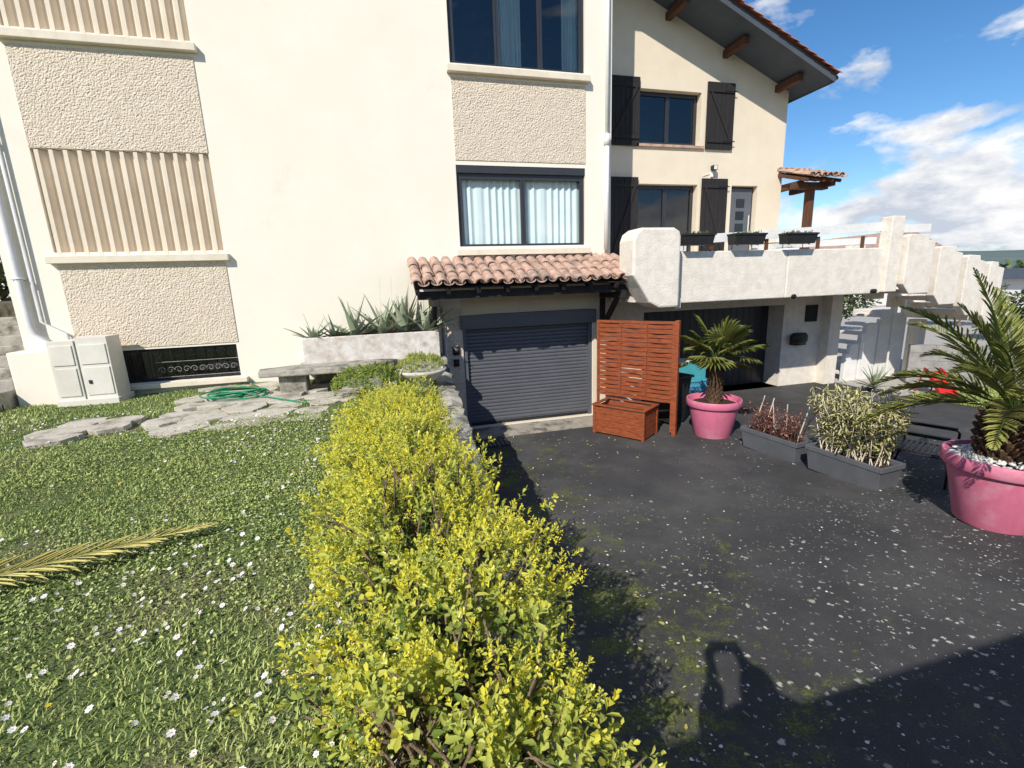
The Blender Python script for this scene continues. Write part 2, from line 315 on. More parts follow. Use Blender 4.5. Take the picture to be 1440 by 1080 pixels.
def window(name,x0,x1,z0,z1,y,nsash,parent,box=0,curtain=False,fr=.055,glz=True):
    b=B(); b.box(x0,x1,y,y+.07,z1-fr-box,z1-box,'anth'); b.box(x0,x1,y,y+.07,z0,z0+fr,'anth'); b.box(x0,x0+fr,y+.001,y+.069,z0+fr,z1-fr-box,'anth'); b.box(x1-fr,x1,y+.001,y+.069,z0+fr,z1-fr-box,'anth')
    if box: b.box(x0,x1,y-.05,y+.07,z1-box,z1,'anth')
    wsh=(x1-x0-2*fr)/nsash
    for i in range(nsash):
        a=x0+fr+i*wsh; e=a+wsh; f2=.045; dy=.012
        b.box(a+.003,e-.003,y-dy,y+.04,z1-box-fr-f2,z1-box-fr-.003,'anth'); b.box(a+.003,e-.003,y-dy,y+.04,z0+fr+.003,z0+fr+f2,'anth')
        b.box(a+.003,a+f2,y-dy+.001,y+.041,z0+fr+f2,z1-box-fr-f2,'anth'); b.box(e-f2,e-.003,y-dy+.001,y+.041,z0+fr+f2,z1-box-fr-f2,'anth')
        if glz: b.add([(a+f2,y+.02,z0+fr+f2),(e-f2,y+.02,z0+fr+f2),(e-f2,y+.02,z1-box-fr-f2),(a+f2,y+.02,z1-box-fr-f2)],[(0,1,2,3)],'glass')
    b.build(name,parent)
    b=B(); R0=y+.1; R1=y+2.5
    V=[(x0-.3,R0,z0-.3),(x1+.3,R0,z0-.3),(x1+.3,R0,z1+.3),(x0-.3,R0,z1+.3)]; V+=[(p[0],R1,p[2]) for p in V]
    b.add(V,[(4,5,6,7),(0,4,7,3),(1,2,6,5),(0,1,5,4),(3,7,6,2)],'room'); b.build(name+'_room',parent)
    if curtain:
        for ci,(a,e) in enumerate(curtain):
            nn=110; V=[];F=[]
            for i in range(nn):
                t=i/(nn-1); x=a+(e-a)*t; yy=y+.11+.018*math.sin(t*(e-a)*42+.9*math.sin(t*9))+.010*math.sin(t*61)
                V+=[(x,yy,z0-.03),(x+.006*math.sin(i),y+.11+(yy-y-.11)*.6,z1-.03)]
            F=[(2*i,2*i+2,2*i+3,2*i+1) for i in range(nn-1)]
            bb=B(); bb.add(V,F,'curtain'); bb.build(name+'_curtain',parent,smooth=True)
window('middle_window',M1,M2,3.545,5.04,.06,2,house,box=.13,curtain=[(M1+.03,M1+1.25),(M1+1.30,M2-.03)],glz=False)
window('top_window',M1,M2,6.645,8.2,.06,3,house,curtain=[(M1+.9,M1+1.35),(M2-.4,M2-.05)])
b=B(); b.box(-4.36,-2.62,.10,.14,1.45,2.02,'black'); b.add([(-4.3,.098,1.5),(-2.68,.098,1.5),(-2.68,.098,1.97),(-4.3,.098,1.97)],[(0,1,2,3)],'glass')
for x in np.linspace(-4.3,-2.68,11): b.tube([(x,.03,1.46),(x,.03,2.01)],.006,'iron',6)
for z in (1.52,1.78): b.tube([(-3.9,.03,z),(-2.62,.03,z)],.006,'block',6)
for x in np.linspace(-3.75,-2.78,5):
    for sgn in (1,-1):
        P=[(x+sgn*.06+sgn*(.06-.045*t/12)*math.cos(t*.6),.028,1.64+(.06-.045*t/12)*math.sin(t*.6)) for t in range(13)]; b.tube(P,.005,'block',5)
b.build('basement_window',house)
b=B(); nsl=27; h=(2.03-.03)/nsl
for i in range(nsl):
    z0=.03+i*h; P=[(0,0),(-.014,h*.15),(-.017,h*.5),(-.012,h*.82),(0,h*.9),(.006,h)]
    V=[];F=[]
    for (yy,zz) in P: V+=[(1.45,.10+yy,z0+zz),(4.05,.10+yy,z0+zz)]
    F=[(2*j,2*j+1,2*j+3,2*j+2) for j in range(len(P)-1)]; b.add(V,F,'shutterm')
b.box(1.372,1.45,.02,.12,0.03,2.04,'shutterm'); b.box(4.05,4.128,.02,.12,.03,2.04,'shutterm'); b.box(1.33,4.17,-.10,.13,2.04,2.31,'shutterm'); b.box(1.46,4.04,.06,.12,.03,.09,'black')
b.build('garage_roller_shutter',house)
b=B(); b.tube([(-5.42,-.09,10),(-5.42,-.09,2.5),(-5.40,-.09,2.35),(-5.2,-.09,2.2),(-5.2,-.09,1.3)],.055,'white',12)
b.tube([(-5.28,-.06,10),(-5.28,-.06,2.55),(-5.0,-.05,2.35),(-4.95,-.05,2.1)],.022,'white',8)
for z in (3.2,5.2,7): b.box(-5.5,-5.34,-.15,0,z,z+.03,'white')
b.tube([(4.40,-.07,9.9),(4.40,-.07,5.6)],.035,'white',10); b.tube([(4.40,-.07,5.62),(4.40,-.07,3.5)],.05,'white',10); b.tube([(4.40,-.07,5.45),(4.40,-.07,5.65)],.065,'white',10)
b.tube([(1.03,-.04,2.3),(1.03,-.04,1.3),(1.1,-.04,1.2),(1.1,-.04,.1)],.014,'white',6); b.tube([(.98,-.03,2.5),(.98,-.03,1.6),(.9,-.03,1.45),(.55,-.03,1.45)],.01,'black',6)
b.box(1.16,1.28,-.06,0,1.55,1.72,'black'); b.box(1.18,1.26,-.065,-.06,1.6,1.68,'shutterm'); b.box(1.16,1.27,-.05,0,1.32,1.46,'black'); b.box(.62,.72,-.05,0,1.6,1.72,'white')
b.build('downpipes',house,smooth=True)
# ---------------- awning
aw=empty('garage_awning'); aw.parent=house
def canal_tiles(b,x0,x1,ye,ze,yw,zw,rows,k='tile',pitch=.205):
    n=int((x1-x0)/pitch); sl=Vector((0,yw-ye,zw-ze)); ln=sl.length; sdir=sl/ln; nn=Vector((0,-sdir.z,sdir.y))
    for i in range(n):
        cx=x0+pitch*(i+.5)
        for r_ in range(rows):
            for up in (0,1):
                jx=random.uniform(-.014,.014); jl=random.uniform(-.035,.035); s0=ln*r_/rows-.03+jl; s1=ln*(r_+1)/rows+.04
                lift=.018*1+ (.045 if up else 0)+random.uniform(0,.010); V=[];F=[]; ns=7; c0=cx+(pitch/2 if not up else 0)+jx
                for (s,rr,l2) in ((s0,.094,.02),(s1,.075,0)):
                    for q in range(ns):
                        a=math.pi*q/(ns-1); px=math.cos(a)*rr; pz=math.sin(a)*rr*.8
                        if not up: pz=.06-pz*.8
                        base=Vector((c0,ye,ze))+sdir*s+nn*(pz+lift+l2)
                        V.append((base.x+px,base.y,base.z))
                F=[(q,q+1,ns+q+1,ns+q) for q in range(ns-1)]
                m=len(V)
                for q in range(ns):
                    p=V[q]; V.append((c0+(p[0]-c0)*.8,p[1],p[2]-(.016)*(1 if up else -1)))
                F+=[(q,m+q,m+q+1,q+1) for q in range(ns-1)]
                b.add(V,F,k)
b=B(); canal_tiles(b,.40,4.75,-1.1,2.86,.0,3.30,3); b.build('awning_tiles',aw)
b=B(); T=Matrix.Translation((0,-1.05,2.80))@Matrix.Rotation(math.atan2(.44,1.1),4,'X')
b.box(.45,4.72,0,1.14,.035,.06,'dwood',T)
for x in np.linspace(.5,4.66,9): b.box(x-.035,x+.035,-.02,1.12,-.06,.033,'dwood',T)
b.box(.5,4.66,-.93,-.83,2.66,2.80,'dwood')
for x in (.75,4.28):
    b.box(x,x+.1,-.98,-.002,2.54,2.655,'dwood'); b.box(x+.002,x+.098,-.10,-.016,1.75,2.53,'dwood')
    T=Matrix.Translation((x+.05,-.08,1.85)); b.add([(-.04,0,0),(.04,0,0),(.04,-.72,.72),(-.04,-.72,.72),(-.04,0,.14),(.04,0,.14),(.04,-.6,.72),(-.04,-.6,.72)],[(0,1,2,3),(4,7,6,5),(0,3,7,4),(1,5,6,2)],'dwood',T)
b.build('awning_timber',aw,bevel=.006)
# ---------------- wing
WY=1.5; WX=10.11
wh=[(5.99,7.61,5.97,7.14),(5.99,7.61,3.15,5.10),(8.60,9.38,3.15,5.10)]
x1=10.40; RZ=7.20; RS=.41
def rz(x): return RZ+RS*(x1-x)
b=B(); wall(b,CN,WX,2.2,7.25,WY,wh,.22,'ochre')
b.add([(CN,WY,7.25),(WX,WY,7.25),(WX,WY,rz(WX)),(CN,WY,rz(CN))],[(0,1,2,3)],'ochre')
b.add([(WX,WY,-.1),(WX,14,-.1),(WX,14,rz(WX)),(WX,WY,rz(WX))],[(0,1,2,3)],'ochre')
b.box(5.9,7.7,WY-.06,WY+.2,5.91,5.965,'tile')
b.build('wing_walls',house)
window('wing_window_upper',5.99,7.61,5.97,7.14,WY+.16,2,house,fr=.045); window('wing_french_window',5.99,7.61,3.2,5.10,WY+.16,2,house,fr=.045)
b=B(); b.box(8.60,9.38,WY+.15,WY+.2,3.15,5.10,'anth'); b.box(8.66,9.32,WY+.12,WY+.15,3.18,5.04,'shutterm')
for i in range(3): b.box(8.86,9.10,WY+.105,WY+.119,4.0+i*.30,4.20+i*.30,'glass')
b.tube([(9.24,WY+.08,3.95),(9.24,WY+.08,4.4)],.012,'white',6)
b.build('entrance_door',house)
def shutter(name,x0,x1,z0,z1,flip):
    b=B(); y=WY-.06; n=6; wv=(x1-x0)/n
    for i in range(n): b.box(x0+i*wv+.004,x0+(i+1)*wv-.004,y,y+.035,z0,z1,'dwood')
    zz=[z0+.14,z1-.22]
    for z in zz: b.box(x0+.02,x1-.02,y-.028,y-.001,z,z+.08,'dwood')
    a=(x0+.06,zz[0]+.08); c=(x1-.06,zz[1])
    if flip: a=(x1-.06,zz[0]+.08); c=(x0+.06,zz[1])
    s=.07 if not flip else -.07
    b.add([(a[0],y-.026,a[1]),(a[0]+s,y-.026,a[1]),(c[0],y-.026,c[1]),(c[0]-s,y-.026,c[1]),(a[0],y-.001,a[1]),(a[0]+s,y-.001,a[1]),(c[0],y-.001,c[1]),(c[0]-s,y-.001,c[1])],[(0,1,2,3),(0,4,5,1),(1,5,6,2),(2,6,7,3),(3,7,4,0)],'dwood')
    for z in zz: b.box(x0-.03 if not flip else x1-.3,x0+.3 if not flip else x1+.03,y-.036,y-.029,z+.02,z+.045,'iron')
    b.build(name,house)
shutter('shutter_1',5.23,5.96,5.91,7.34,False); shutter('shutter_2',7.74,8.50,5.91,7.37,True)
shutter('shutter_3',5.23,5.96,3.3,5.23,False); shutter('shutter_4',7.70,8.44,3.3,5.24,True)
b=B(); y0=WY-1.0; x0=3.0
b.prism([(x0,rz(x0)),(x1,rz(x1)),(x1,rz(x1)+.05),(x0,rz(x0)+.05)],y0+.03,14,'soffit')
b.prism([(x0,rz(x0)-.02),(x1+.02,rz(x1)-.03),(x1+.02,rz(x1)+.13),(x0,rz(x0)+.14)],y0,y0+.03,'soffit')
b.box(x1,x1+.03,y0+.031,14,rz(x1)-.03,rz(x1)+.12,'soffit')
b.tube([(x1+.08,y0+.02,rz(x1)+.07),(x1+.08,14,rz(x1)+.07)],.05,'soffit',10)
b.build('wing_roof',house)
b=B()
for x in (9.75,8.2,6.65,5.1): b.box(x-.07,x+.07,y0+.3,WY+.1,rz(x)-.2,rz(x)-.04,'bwood')
b.build('roof_purlins',house,bevel=.01)
b=B(); ang=math.atan(RS); nT=30
for i in range(nT):
    s=.27*i; cx=x1+.08-s*math.cos(ang); cz=rz(x1)-.035+s*math.sin(ang)
    for yy,off in ((y0-.02,.0),(y0+.15,.02),(y0+.32,.0),(y0+.49,.02)):
        T=Matrix.Translation((cx,yy+random.uniform(-.008,.008),cz+.135))@Matrix.Rotation(ang,4,'Y'); V=[];ns=7
        for (xx,rr,l) in ((0,.085,.0),(-.33,.07,-.02)):
            for q in range(ns): a=math.pi*q/(ns-1)+(-.35 if yy<y0 else 0); V.append((xx,math.cos(a)*rr,math.sin(a)*rr+l))
        m=len(V)
        for q in range(ns): a=math.pi*q/(ns-1)+(-.35 if yy<y0 else 0); V.append((0,math.cos(a)*.07,math.sin(a)*.07-.004))
        b.add(V,[(q,q+1,ns+q+1,ns+q) for q in range(ns-1)]+[(q,m+q,m+q+1,q+1) for q in range(ns-1)],'rtile',T)
b.build('verge_tiles',house)
b=B(); b.box(7.93,8.05,WY-.15,WY-.04,5.42,5.53,'black'); b.box(7.945,8.035,WY-.155,WY-.151,5.43,5.52,'white'); b.box(7.96,8.01,WY-.05,WY,5.28,5.45,'white'); b.tube([(7.93,WY-.02,5.36),(7.75,WY-.01,5.3)],.008,'white',6); b.build('security_spotlight',house,bevel=.006)
b=B(); canal_tiles(b,9.95,11.05,.55,5.10,2.0,5.56,3,pitch=.17); b.build('porch_tiles',house)
b=B(); b.box(10.45,10.61,.93,1.10,3.14,5.02,'bwood'); b.box(10.0,11.0,.92,1.11,4.94,5.10,'bwood'); b.box(10.13,10.25,.93,2.0,4.98,5.14,'bwood'); b.box(10.85,10.97,.7,2.0,4.98,5.14,'bwood')
for x in np.linspace(10.0,10.98,5): b.prism([(x-.025,-.04),(x+.025,-.04),(x+.025,.04),(x-.025,.04)],0,1.5,'bwood',Matrix.Translation((0,.58,5.07))@Matrix.Rotation(.308,4,'X'))
b.build('porch_timber',house,bevel=.01)
b=B(); wall(b,CN,11.25,-.1,2.45,.7,[(5.75,9.75,0,2.12)],.55,'concrete')
b.add([(11.25,.7,-.1),(11.25,5,-.1),(11.25,5,2.45),(11.25,.7,2.45)],[(0,1,2,3)],'concrete')
b.box(10.95,11.3,.42,.70,-.1,2.45,'concrete')
b.build('lower_wing_walls',house)
b=B()
for i in range(20): b.box(5.75+i*.2+.006,5.95+i*.2-.006,1.2,1.25,.02,2.12,'anth')
b.box(5.75,9.75,1.15,1.2,1.0,1.08,'anth'); b.build('under_terrace_garage_door',house)
b=B(); b.lathe([(0,-.0),(.13,0),(.17,.06),(.17,.2),(.13,.27),(0,.28)],(0,0,0),'black',20,Matrix.Translation((10.15,.56,1.12))@Matrix.Diagonal((1.5,.7,1,1)))
b.box(10.0,10.32,.50,.69,1.08,1.14,'black'); b.build('mailbox',smooth=True)
b=B(); b.box(10.42,10.78,.66,.70,1.65,2.08,'black'); b.box(10.46,10.74,.652,.659,1.69,2.04,'iron'); b.build('wall_plaque')
# ------------------------------------------------------------ terrace
ter=empty('terrace')
b=B(); b.box(CN+.01,11.0,-.95,WY-.003,2.45,3.14,'concrete'); b.build('terrace_slab',ter)
b=B()
for xa,xb in ((5.2,7.9),(7.915,10.45)): b.box(xa,xb,-1.12,-.955,2.40,3.36,'concrete')
b.box(5.3,5.42,-1.20,-1.13,2.3,2.5,'concrete'); b.tube([(8.1,-1.19,2.42),(8.1,-1.12,2.42)],.05,'iron',10); b.tube([(10.2,-1.22,2.45),(10.2,-1.12,2.45)],.05,'iron',10)
b.build('parapet_panels',ter,bevel=.02)
b=B(); P=[(4.25,2.95),(4.25,3.55),(4.30,3.68),(4.42,3.76),(5.06,3.76),(5.17,3.70),(5.2,3.6),(5.2,2.35),(4.80,2.35),(4.6,2.45),(4.42,2.72)]
b.prism(P,-1.45,-.9,'concrete'); b.build('parapet_end_block',ter,bevel=.04)
b=B()
b.prism([(5.2,3.48),(10.45,3.72),(10.45,3.90),(5.2,3.64)],-.99,-.95,'white'); b.prism([(7.2,3.38),(10.45,3.46),(10.45,3.60),(7.2,3.50)],-.90,-.87,'white')
b.prism([(10.95,3.70),(12.3,3.72),(12.3,3.90),(10.95,3.88)],-.7,-.66,'white'); b.prism([(10.95,3.4),(12.2,3.42),(12.2,3.57),(10.95,3.55)],-.7,-.66,'white')
b.prism([(4.5,3.40),(5.9,3.40),(5.9,3.5),(4.5,3.5)],-.60,-.57,'white')
for x in (6.2,7.5,8.8,10.0): b.box(x,x+.06,-.948,-.905,3.14,3.62,'bwood')
b.build('white_rails',ter)
def trough(name,x0,x1):
    e=empty(name); b=B(); yf,yb=-1.36,-1.13
    V=[(x0+.03,yf+.03,3.46),(x1-.03,yf+.03,3.46),(x1-.03,yb,3.46),(x0+.03,yb,3.46),(x0,yf,3.64),(x1,yf,3.64),(x1,yb,3.64),(x0,yb,3.64)]
    b.add(V,[(0,3,2,1),(0,1,5,4),(1,2,6,5),(2,3,7,6),(3,0,4,7)],'black'); b.box(x0-.015,x1+.015,yf-.015,yb,3.63,3.66,'black'); b.box(x0+.02,x1-.02,yf+.01,yb-.01,3.661,3.665,'soil')
    for x in (x0+.12,x1-.12): b.tube([(x,-1.13,3.38),(x,-1.13,3.5),(x,-1.3,3.44)],.008,'iron',5)
    b.build('trough',e,bevel=.006)
    c=Cloud(); n=60; P=np.stack([rng.uniform(x0+.05,x1-.05,n),rng.uniform(yf+.03,yb-.03,n),np.full(n,3.66)],1); V,F=leaves(P,rng.normal(0,.5,(n,3))+[0,0,.8],rng.uniform(.03,.07,n),.02); c.add(V,F,rng.uniform(0,1,n).repeat(6)); c.build('seedlings','tree',e)
trough('railing_planter',5.35,5.98); trough('railing_planter',6.42,7.12); trough('railing_planter',7.62,8.35)
st=empty('concrete_staircase')
b=B()
b.box(10.45,10.80,-1.20,-.955,2.42,4.0,'concrete')
def el(x0,x1,zb,zt,y0,y1):
    b.prism([(x0,zb+.22),(x0,zt-.04),(x0+.05,zt),(x1-.22,zt-.02),(x1-.20,zt-.12),(x1,zt-.16),(x1,zb),(x0+.2,zb)],y0,y1,'concrete')
el(10.84,11.62,2.36,3.62,-1.30,-1.14); el(11.80,12.50,2.08,3.36,-1.30,-1.14); el(12.68,13.28,1.80,3.16,-1.30,-1.14); el(13.42,13.9,1.55,3.0,-1.30,-1.14)
for i,(xa,zt) in enumerate(((10.95,3.5),(11.75,3.28),(12.5,3.05),(13.2,2.9))): b.box(xa,xa+.5,.12,.24,zt-1.1,zt,'concrete')
for i in range(7): b.box(10.86+i*.45,11.36+i*.45,-1.13,.11,2.95-i*.18-.1,2.95-i*.18,'concrete')
b.box(13.6,14.9,-1.05,2.0,1.62,1.78,'concrete'); b.box(13.3,13.55,-.1,.2,-.1,1.6,'concrete')
b.build('upper_flight',st,bevel=.015)
b=B()
for x0,x1_,zt in ((11.75,12.16,.98),(12.22,12.76,1.5),(12.82,13.2,1.85),(13.26,13.75,2.2)):
    b.prism([(x0,-.05),(x0,zt-.25),(x0+.12,zt-.25),(x0+.14,zt),(x1_,zt),(x1_,-.05)],.55,.67,'white')
for i in range(7): b.box(11.8+i*.28,12.15+i*.28,.68,1.9,.22+i*.24-.08,.22+i*.24,'concrete')
b.build('lower_flight',st,bevel=.012)
# ------------------------------------------------------------ left corner
e=empty('utility_cabinet'); b=B()
b.box(-4.98,-4.64,-.60,-.22,1.28,2.27,'cab'); b.box(-4.635,-4.22,-.58,-.2,1.28,2.31,'cab'); b.box(-5.0,-4.19,-.64,-.17,1.24,1.36,'cab')
for x0,x1_,yy in ((-4.95,-4.67,-.615),(-4.60,-4.25,-.595)):
    b.box(x0,x1_,yy,yy+.015,1.90,2.20,'cab'); b.box(x0,x1_,yy,yy+.015,1.42,1.85,'cab')
b.box(-4.55,-4.51,-.61,-.60,1.6,1.66,'anth'); b.build('cabinet_body',e,bevel=.01)
b=B(); b.box(-5.66,-5.02,-.34,-.01,1.2,2.12,'facade'); b.build('corner_buttress',house,bevel=.02)
e=empty('stone_steps'); b=B()
for i in range(9): b.box(-7.6,-5.70,-.95+i*.34,-.55+i*.34,1.2,1.40+i*.15,'stone')
b.build('steps',e,bevel=.02)
b=B(); b.box(-8.2,-7.65,-.9,6,1.1,2.9,'stone'); b.build('old_stone_wall',bevel=.03)
e=empty('agave_trough'); b=B()
b.box(-1.45,.85,-.62,-.56,1.62,2.10,'whiteold'); b.box(-1.45,.85,-.08,-.02,1.62,2.10,'whiteold'); b.box(-1.45,-1.39,-.559,-.081,1.62,2.10,'whiteold'); b.box(.79,.85,-.559,-.081,1.62,2.10,'whiteold')
b.box(-1.38,.78,-.555,-.085,1.9,2.03,'soil'); b.box(-1.6,.95,-.8,-.01,1.5,1.615,'stone'); b.box(-1.3,.9,-.7,-.02,1.2,1.5,'stone')
b.build('trough',e,bevel=.012)
c=Cloud()
def agave(c,x,y,z,s,n=22,wd=.09):
    for i in range(n):
        a=i*2.4+rng.uniform(-.2,.2); el_=rng.uniform(.3,1.4); L_=s*rng.uniform(.75,1.1); K=5
        d=np.array([math.cos(a)*math.cos(el_),math.sin(a)*math.cos(el_)*.6,math.sin(el_)]); side=norm(np.cross(d,[0,0,1.])); nn=np.cross(side,d)
        V=[]
        for j in range(K+1):
            t=j/K; w_=wd*s*1.6*(math.sin(math.pi*(.28+.72*t)))*(1-t)**.35 if j<K else 0; ctr=np.array([x,y,z])+d*L_*t+np.array([0,0,-1])*.12*s*t*t
            V+=[ctr-side*w_*.5+nn*w_*.25,ctr-nn*.006,ctr+side*w_*.5+nn*w_*.25]
        F=[]
        for j in range(K): F+=[(3*j,3*j+1,3*j+4,3*j+3),(3*j+1,3*j+2,3*j+5,3*j+4)]
        c.add(np.array(V),np.array(F),rng.uniform(.2,1))
for x,s in ((-1.3,.52),(-.62,.8),(-.12,.9),(.25,.98),(.64,.74),(-.95,.5)): agave(c,x,-.34+rng.uniform(-.08,.03),2.02,s,17,.11)
c.build('agaves','agave',e)
b=B()
for x in (.05,-.15,.35): b.tube([(x,-.3,2.0),(x+.02,-.3,2.5),(x+.05,-.32,3.1)],[.006,.005,.003],'slat',5)
b.build('flower_spikes',e)
e=empty('stone_table'); b=B()
V=[(-2.0,-1.35),(-.45,-1.45),(.1,-1.0),(-.2,-.82),(-1.55,-.84),(-2.05,-1.05)]; nV=len(V)
b.add([(x,y,1.60) for x,y in V]+[(x,y,1.70) for x,y in V],[tuple(reversed(range(nV))),tuple(range(nV,2*nV))]+[(i,(i+1)%nV,(i+1)%nV+nV,i+nV) for i in range(nV)],'stone')
b.box(-1.75,-1.35,-1.25,-.9,1.2,1.6,'stone'); b.box(-.75,-.2,-1.3,-.9,1.2,1.6,'stone'); b.build('slab_and_legs',e,bevel=.02)
e=empty('bowl_planter'); b=B(); cx,cy=.42,-1.75
b.lathe([(0,0),(.17,0),(.19,.04),(.12,.09),(.16,.13),(.32,.24),(.38,.30),(.40,.34),(.37,.35),(.34,.31),(0,.30)],(cx,cy,1.28),'whiteold',32); b.build('bowl',e,smooth=True)
def sprigs(c,P,D,nl,Ln,W,tone,tvar=.12,spread=1.0,stem=1.1):
    n=len(P); D=norm(D)
    u=norm(np.cross(D,rng.normal(0,1,(n,3)))); v_=np.cross(D,u)
    for k in range(nl):
        t=k/(nl-1); a=k*2.399+rng.uniform(0,.5,n)
        rd=u*np.cos(a)[:,None]+v_*np.sin(a)[:,None]
        dd=rd*(1.05-.85*t)*spread+D*(.25+.95*t)
        pp=P+D*(Ln[:,None]*stem*(t-.55))+rng.normal(0,.002,(n,3))
        V,F=leaves(pp,dd,Ln*rng.uniform(.75,1.15,n)*(1-.35*t),W*(1-.3*t),up=D+rng.normal(0,.1,(n,3)),fold=.2,droop=.08)
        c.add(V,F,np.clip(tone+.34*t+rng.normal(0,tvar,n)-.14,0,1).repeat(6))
c=Cloud(); n=300; a=rng.uniform(0,6.28,n); r=.36*np.sqrt(rng.uniform(0,1,n)); P=np.stack([cx+r*np.cos(a),cy+r*np.sin(a),1.62+.20*(1-(r/.4)**2)+rng.uniform(-.02,.06,n)],1)
sprigs(c,P,np.stack([np.cos(a)*r*1.5,np.sin(a)*r*1.5,np.ones(n)],1),9,np.full(n,.045),np.full(n,.014),rng.uniform(.1,.45,n)); c.build('sedum','hedge',e)
b=B(); P=[]
for i in range(260):
    t=i*.14; r=.30+.05*math.sin(t*.37)+.03*math.sin(t*1.7); P.append((-2.35+r*math.cos(t)*1.25+.06*math.sin(t*.21),-1.25+r*math.sin(t)*.8,1.345+.0009*i*.4+.012*math.sin(t*2.1)))
P+=[(-1.9,-1.5,1.34),(-1.5,-1.9,1.34),(-1.2,-2.2,1.34)]
b.tube(P,.011,'hose',6); b.build('garden_hose',smooth=True)
b=B()
for gx in range(12):
    for gy in range(7):
        x=-3.9+gx*.46+rng.uniform(-.12,.12); y=-.35-gy*.42+rng.uniform(-.1,.1)
        lim=-2.9 if x<-.8 else -2.4
        if y<lim or (x<-3.0 and -1.9<y) or x>.3: continue
        k=rng.integers(5,9); rr=rng.uniform(.20,.33); a0=rng.uniform(0,6)
        poly=[(x+rr*1.1*math.cos(a0-j*6.283/k)*rng.uniform(.75,1.15),y+rr*.9*math.sin(a0-j*6.283/k)*rng.uniform(.75,1.15)) for j in range(k)]
        z=1.316+rng.uniform(0,.012)+.0004*gx+.0003*gy; b.add([(p[0],p[1],z+rng.uniform(-.002,.002)) for p in poly]+[(p[0],p[1],z-.06) for p in poly],[tuple(reversed(range(k)))]+[(j,(j+1)%k,(j+1)%k+k,j+k) for j in range(k)],'flag')
b.build('flagstone_path',bevel=.006)
def in_flag(x,y): return (y>-2.75)&(x>-3.7)&(x<.2)&~((x<-3.0)&(y>-1.9))
def grass(n,x0,x1,y0,y1,h,wd):
    x=rng.uniform(x0,x1,n); y=rng.uniform(y0,y1,n); keep=(x<wx(y)-.3)&~(in_flag(x,y)&(rng.uniform(0,1,n)>.25)); x=x[keep]; y=y[keep]; n=len(x)
    clump=.5+.5*np.sin(x*2.1+np.sin(y*1.7)*1.5)*np.sin(y*2.6+np.sin(x*1.3)*2); cl2=.5+.5*np.sin(x*9+np.sin(y*7)*2)*np.sin(y*8+np.sin(x*6)*2)
    a=rng.uniform(0,6.283,n); hh=h*rng.uniform(.4,1.3,n)*(.35+.5*clump+.5*cl2); ln=rng.uniform(.3,1.6,n)*hh; P=np.stack([x,y,lz(x,y)-.004],1)
    d=np.stack([np.cos(a),np.sin(a),np.zeros(n)],1); s=np.stack([-np.sin(a),np.cos(a),np.zeros(n)],1)*(wd*rng.uniform(.6,1.4,n))[:,None]
    mid=P+d*(ln*.35)[:,None]; mid[:,2]+=hh*.65; tip=P+d*ln[:,None]; tip[:,2]+=hh
    V=np.stack([P-s,P+s,mid+s*.8,mid-s*.8,tip],1).reshape(-1,3); i=np.arange(n)[:,None]*5
    tone=np.clip(.2+.35*clump+.25*cl2+rng.normal(0,.25,n),0,1).repeat(5)
    return V,np.concatenate([i+[0,1,2],i+[0,2,3],i+[3,2,4]]),tone
c=Cloud()
for a in ((120000,-4.5,1,-9.0,-4.0,.028,.0027),(65000,-7,1,-5.5,-.1,.034,.0042),(22000,-14,-4,-9,0,.04,.006)): c.add(*grass(*a))
c.build('lawn_grass','grassb')
c=Cloud(); n=62000; x=rng.uniform(-4.5,.8,n); y=rng.uniform(-9,-2.6,n); k=(x<wx(y)-.3)&(np.sin(x*1.3+y*.8)+np.sin(y*2.1-x)+rng.normal(0,.7,n)>-.9)&~in_flag(x,y); x=x[k];y=y[k];n=len(x)
a=rng.uniform(0,6.28,n); P=np.stack([x,y,lz(x,y)+rng.uniform(.008,.034,n)],1); V,F=leaves(P,np.stack([np.cos(a),np.sin(a),rng.uniform(-.1,.5,n)],1),rng.uniform(.010,.024,n),rng.uniform(.010,.020,n)); c.add(V,F,rng.uniform(.1,1,n).repeat(6)); c.build('clover','grassb')
b=B(); cnt=0
while cnt<3300:
    x=rng.uniform(-8,.5); y=rng.uniform(-8.6,-1.6)
    if x>wx(y)-.4 or in_flag(np.array(x),np.array(y)) or (math.sin(x*1.1+2)+math.sin(y*1.4+x*.6)+rng.normal(0,.9))<-.1: continue
    cnt+=1; z=float(lz(x,y))+rng.uniform(.03,.06); r=rng.uniform(.008,.018); T=Matrix.Translation((x,y,z))@Matrix.Rotation(rng.uniform(-.6,.6),4,'X')@Matrix.Rotation(rng.uniform(-.6,.6),4,'Y')
    n=7; V=[(0,0,0)]+[(r*(1 if j%2 else .72)*math.cos(j*math.pi/n),r*(1 if j%2 else .72)*math.sin(j*math.pi/n),.003) for j in range(2*n)]
    b.add(V,[(0,1+j,1+(j+1)%(2*n)) for j in range(2*n)],'yellow' if rng.uniform()<.012 else 'petal',T)
    b.add([(.0032*math.cos(j),.0032*math.sin(j),.004) for j in range(6)],[(0,1,2,3,4,5)],'yellow',T)
b.build('lawn_daisies')
c=Cloud(); n=420; x=np.concatenate([rng.uniform(1.0,6,n//2),rng.uniform(.8,2.0,n-n//2)]); y=np.concatenate([-rng.uniform(.3,2.2,n//2)**1.3,rng.uniform(-8,-.4,n-n//2)]); a=rng.uniform(0,6.28,n)
V,F=leaves(np.stack([x,y,zd(y)+.012],1),np.stack([np.cos(a),np.sin(a),rng.uniform(-.05,.25,n)],1),rng.uniform(.02,.06,n),rng.uniform(.01,.025,n)); c.add(V,F,rng.uniform(0,1,n).repeat(6)); c.build('leaf_litter','drypalm')
b=B()
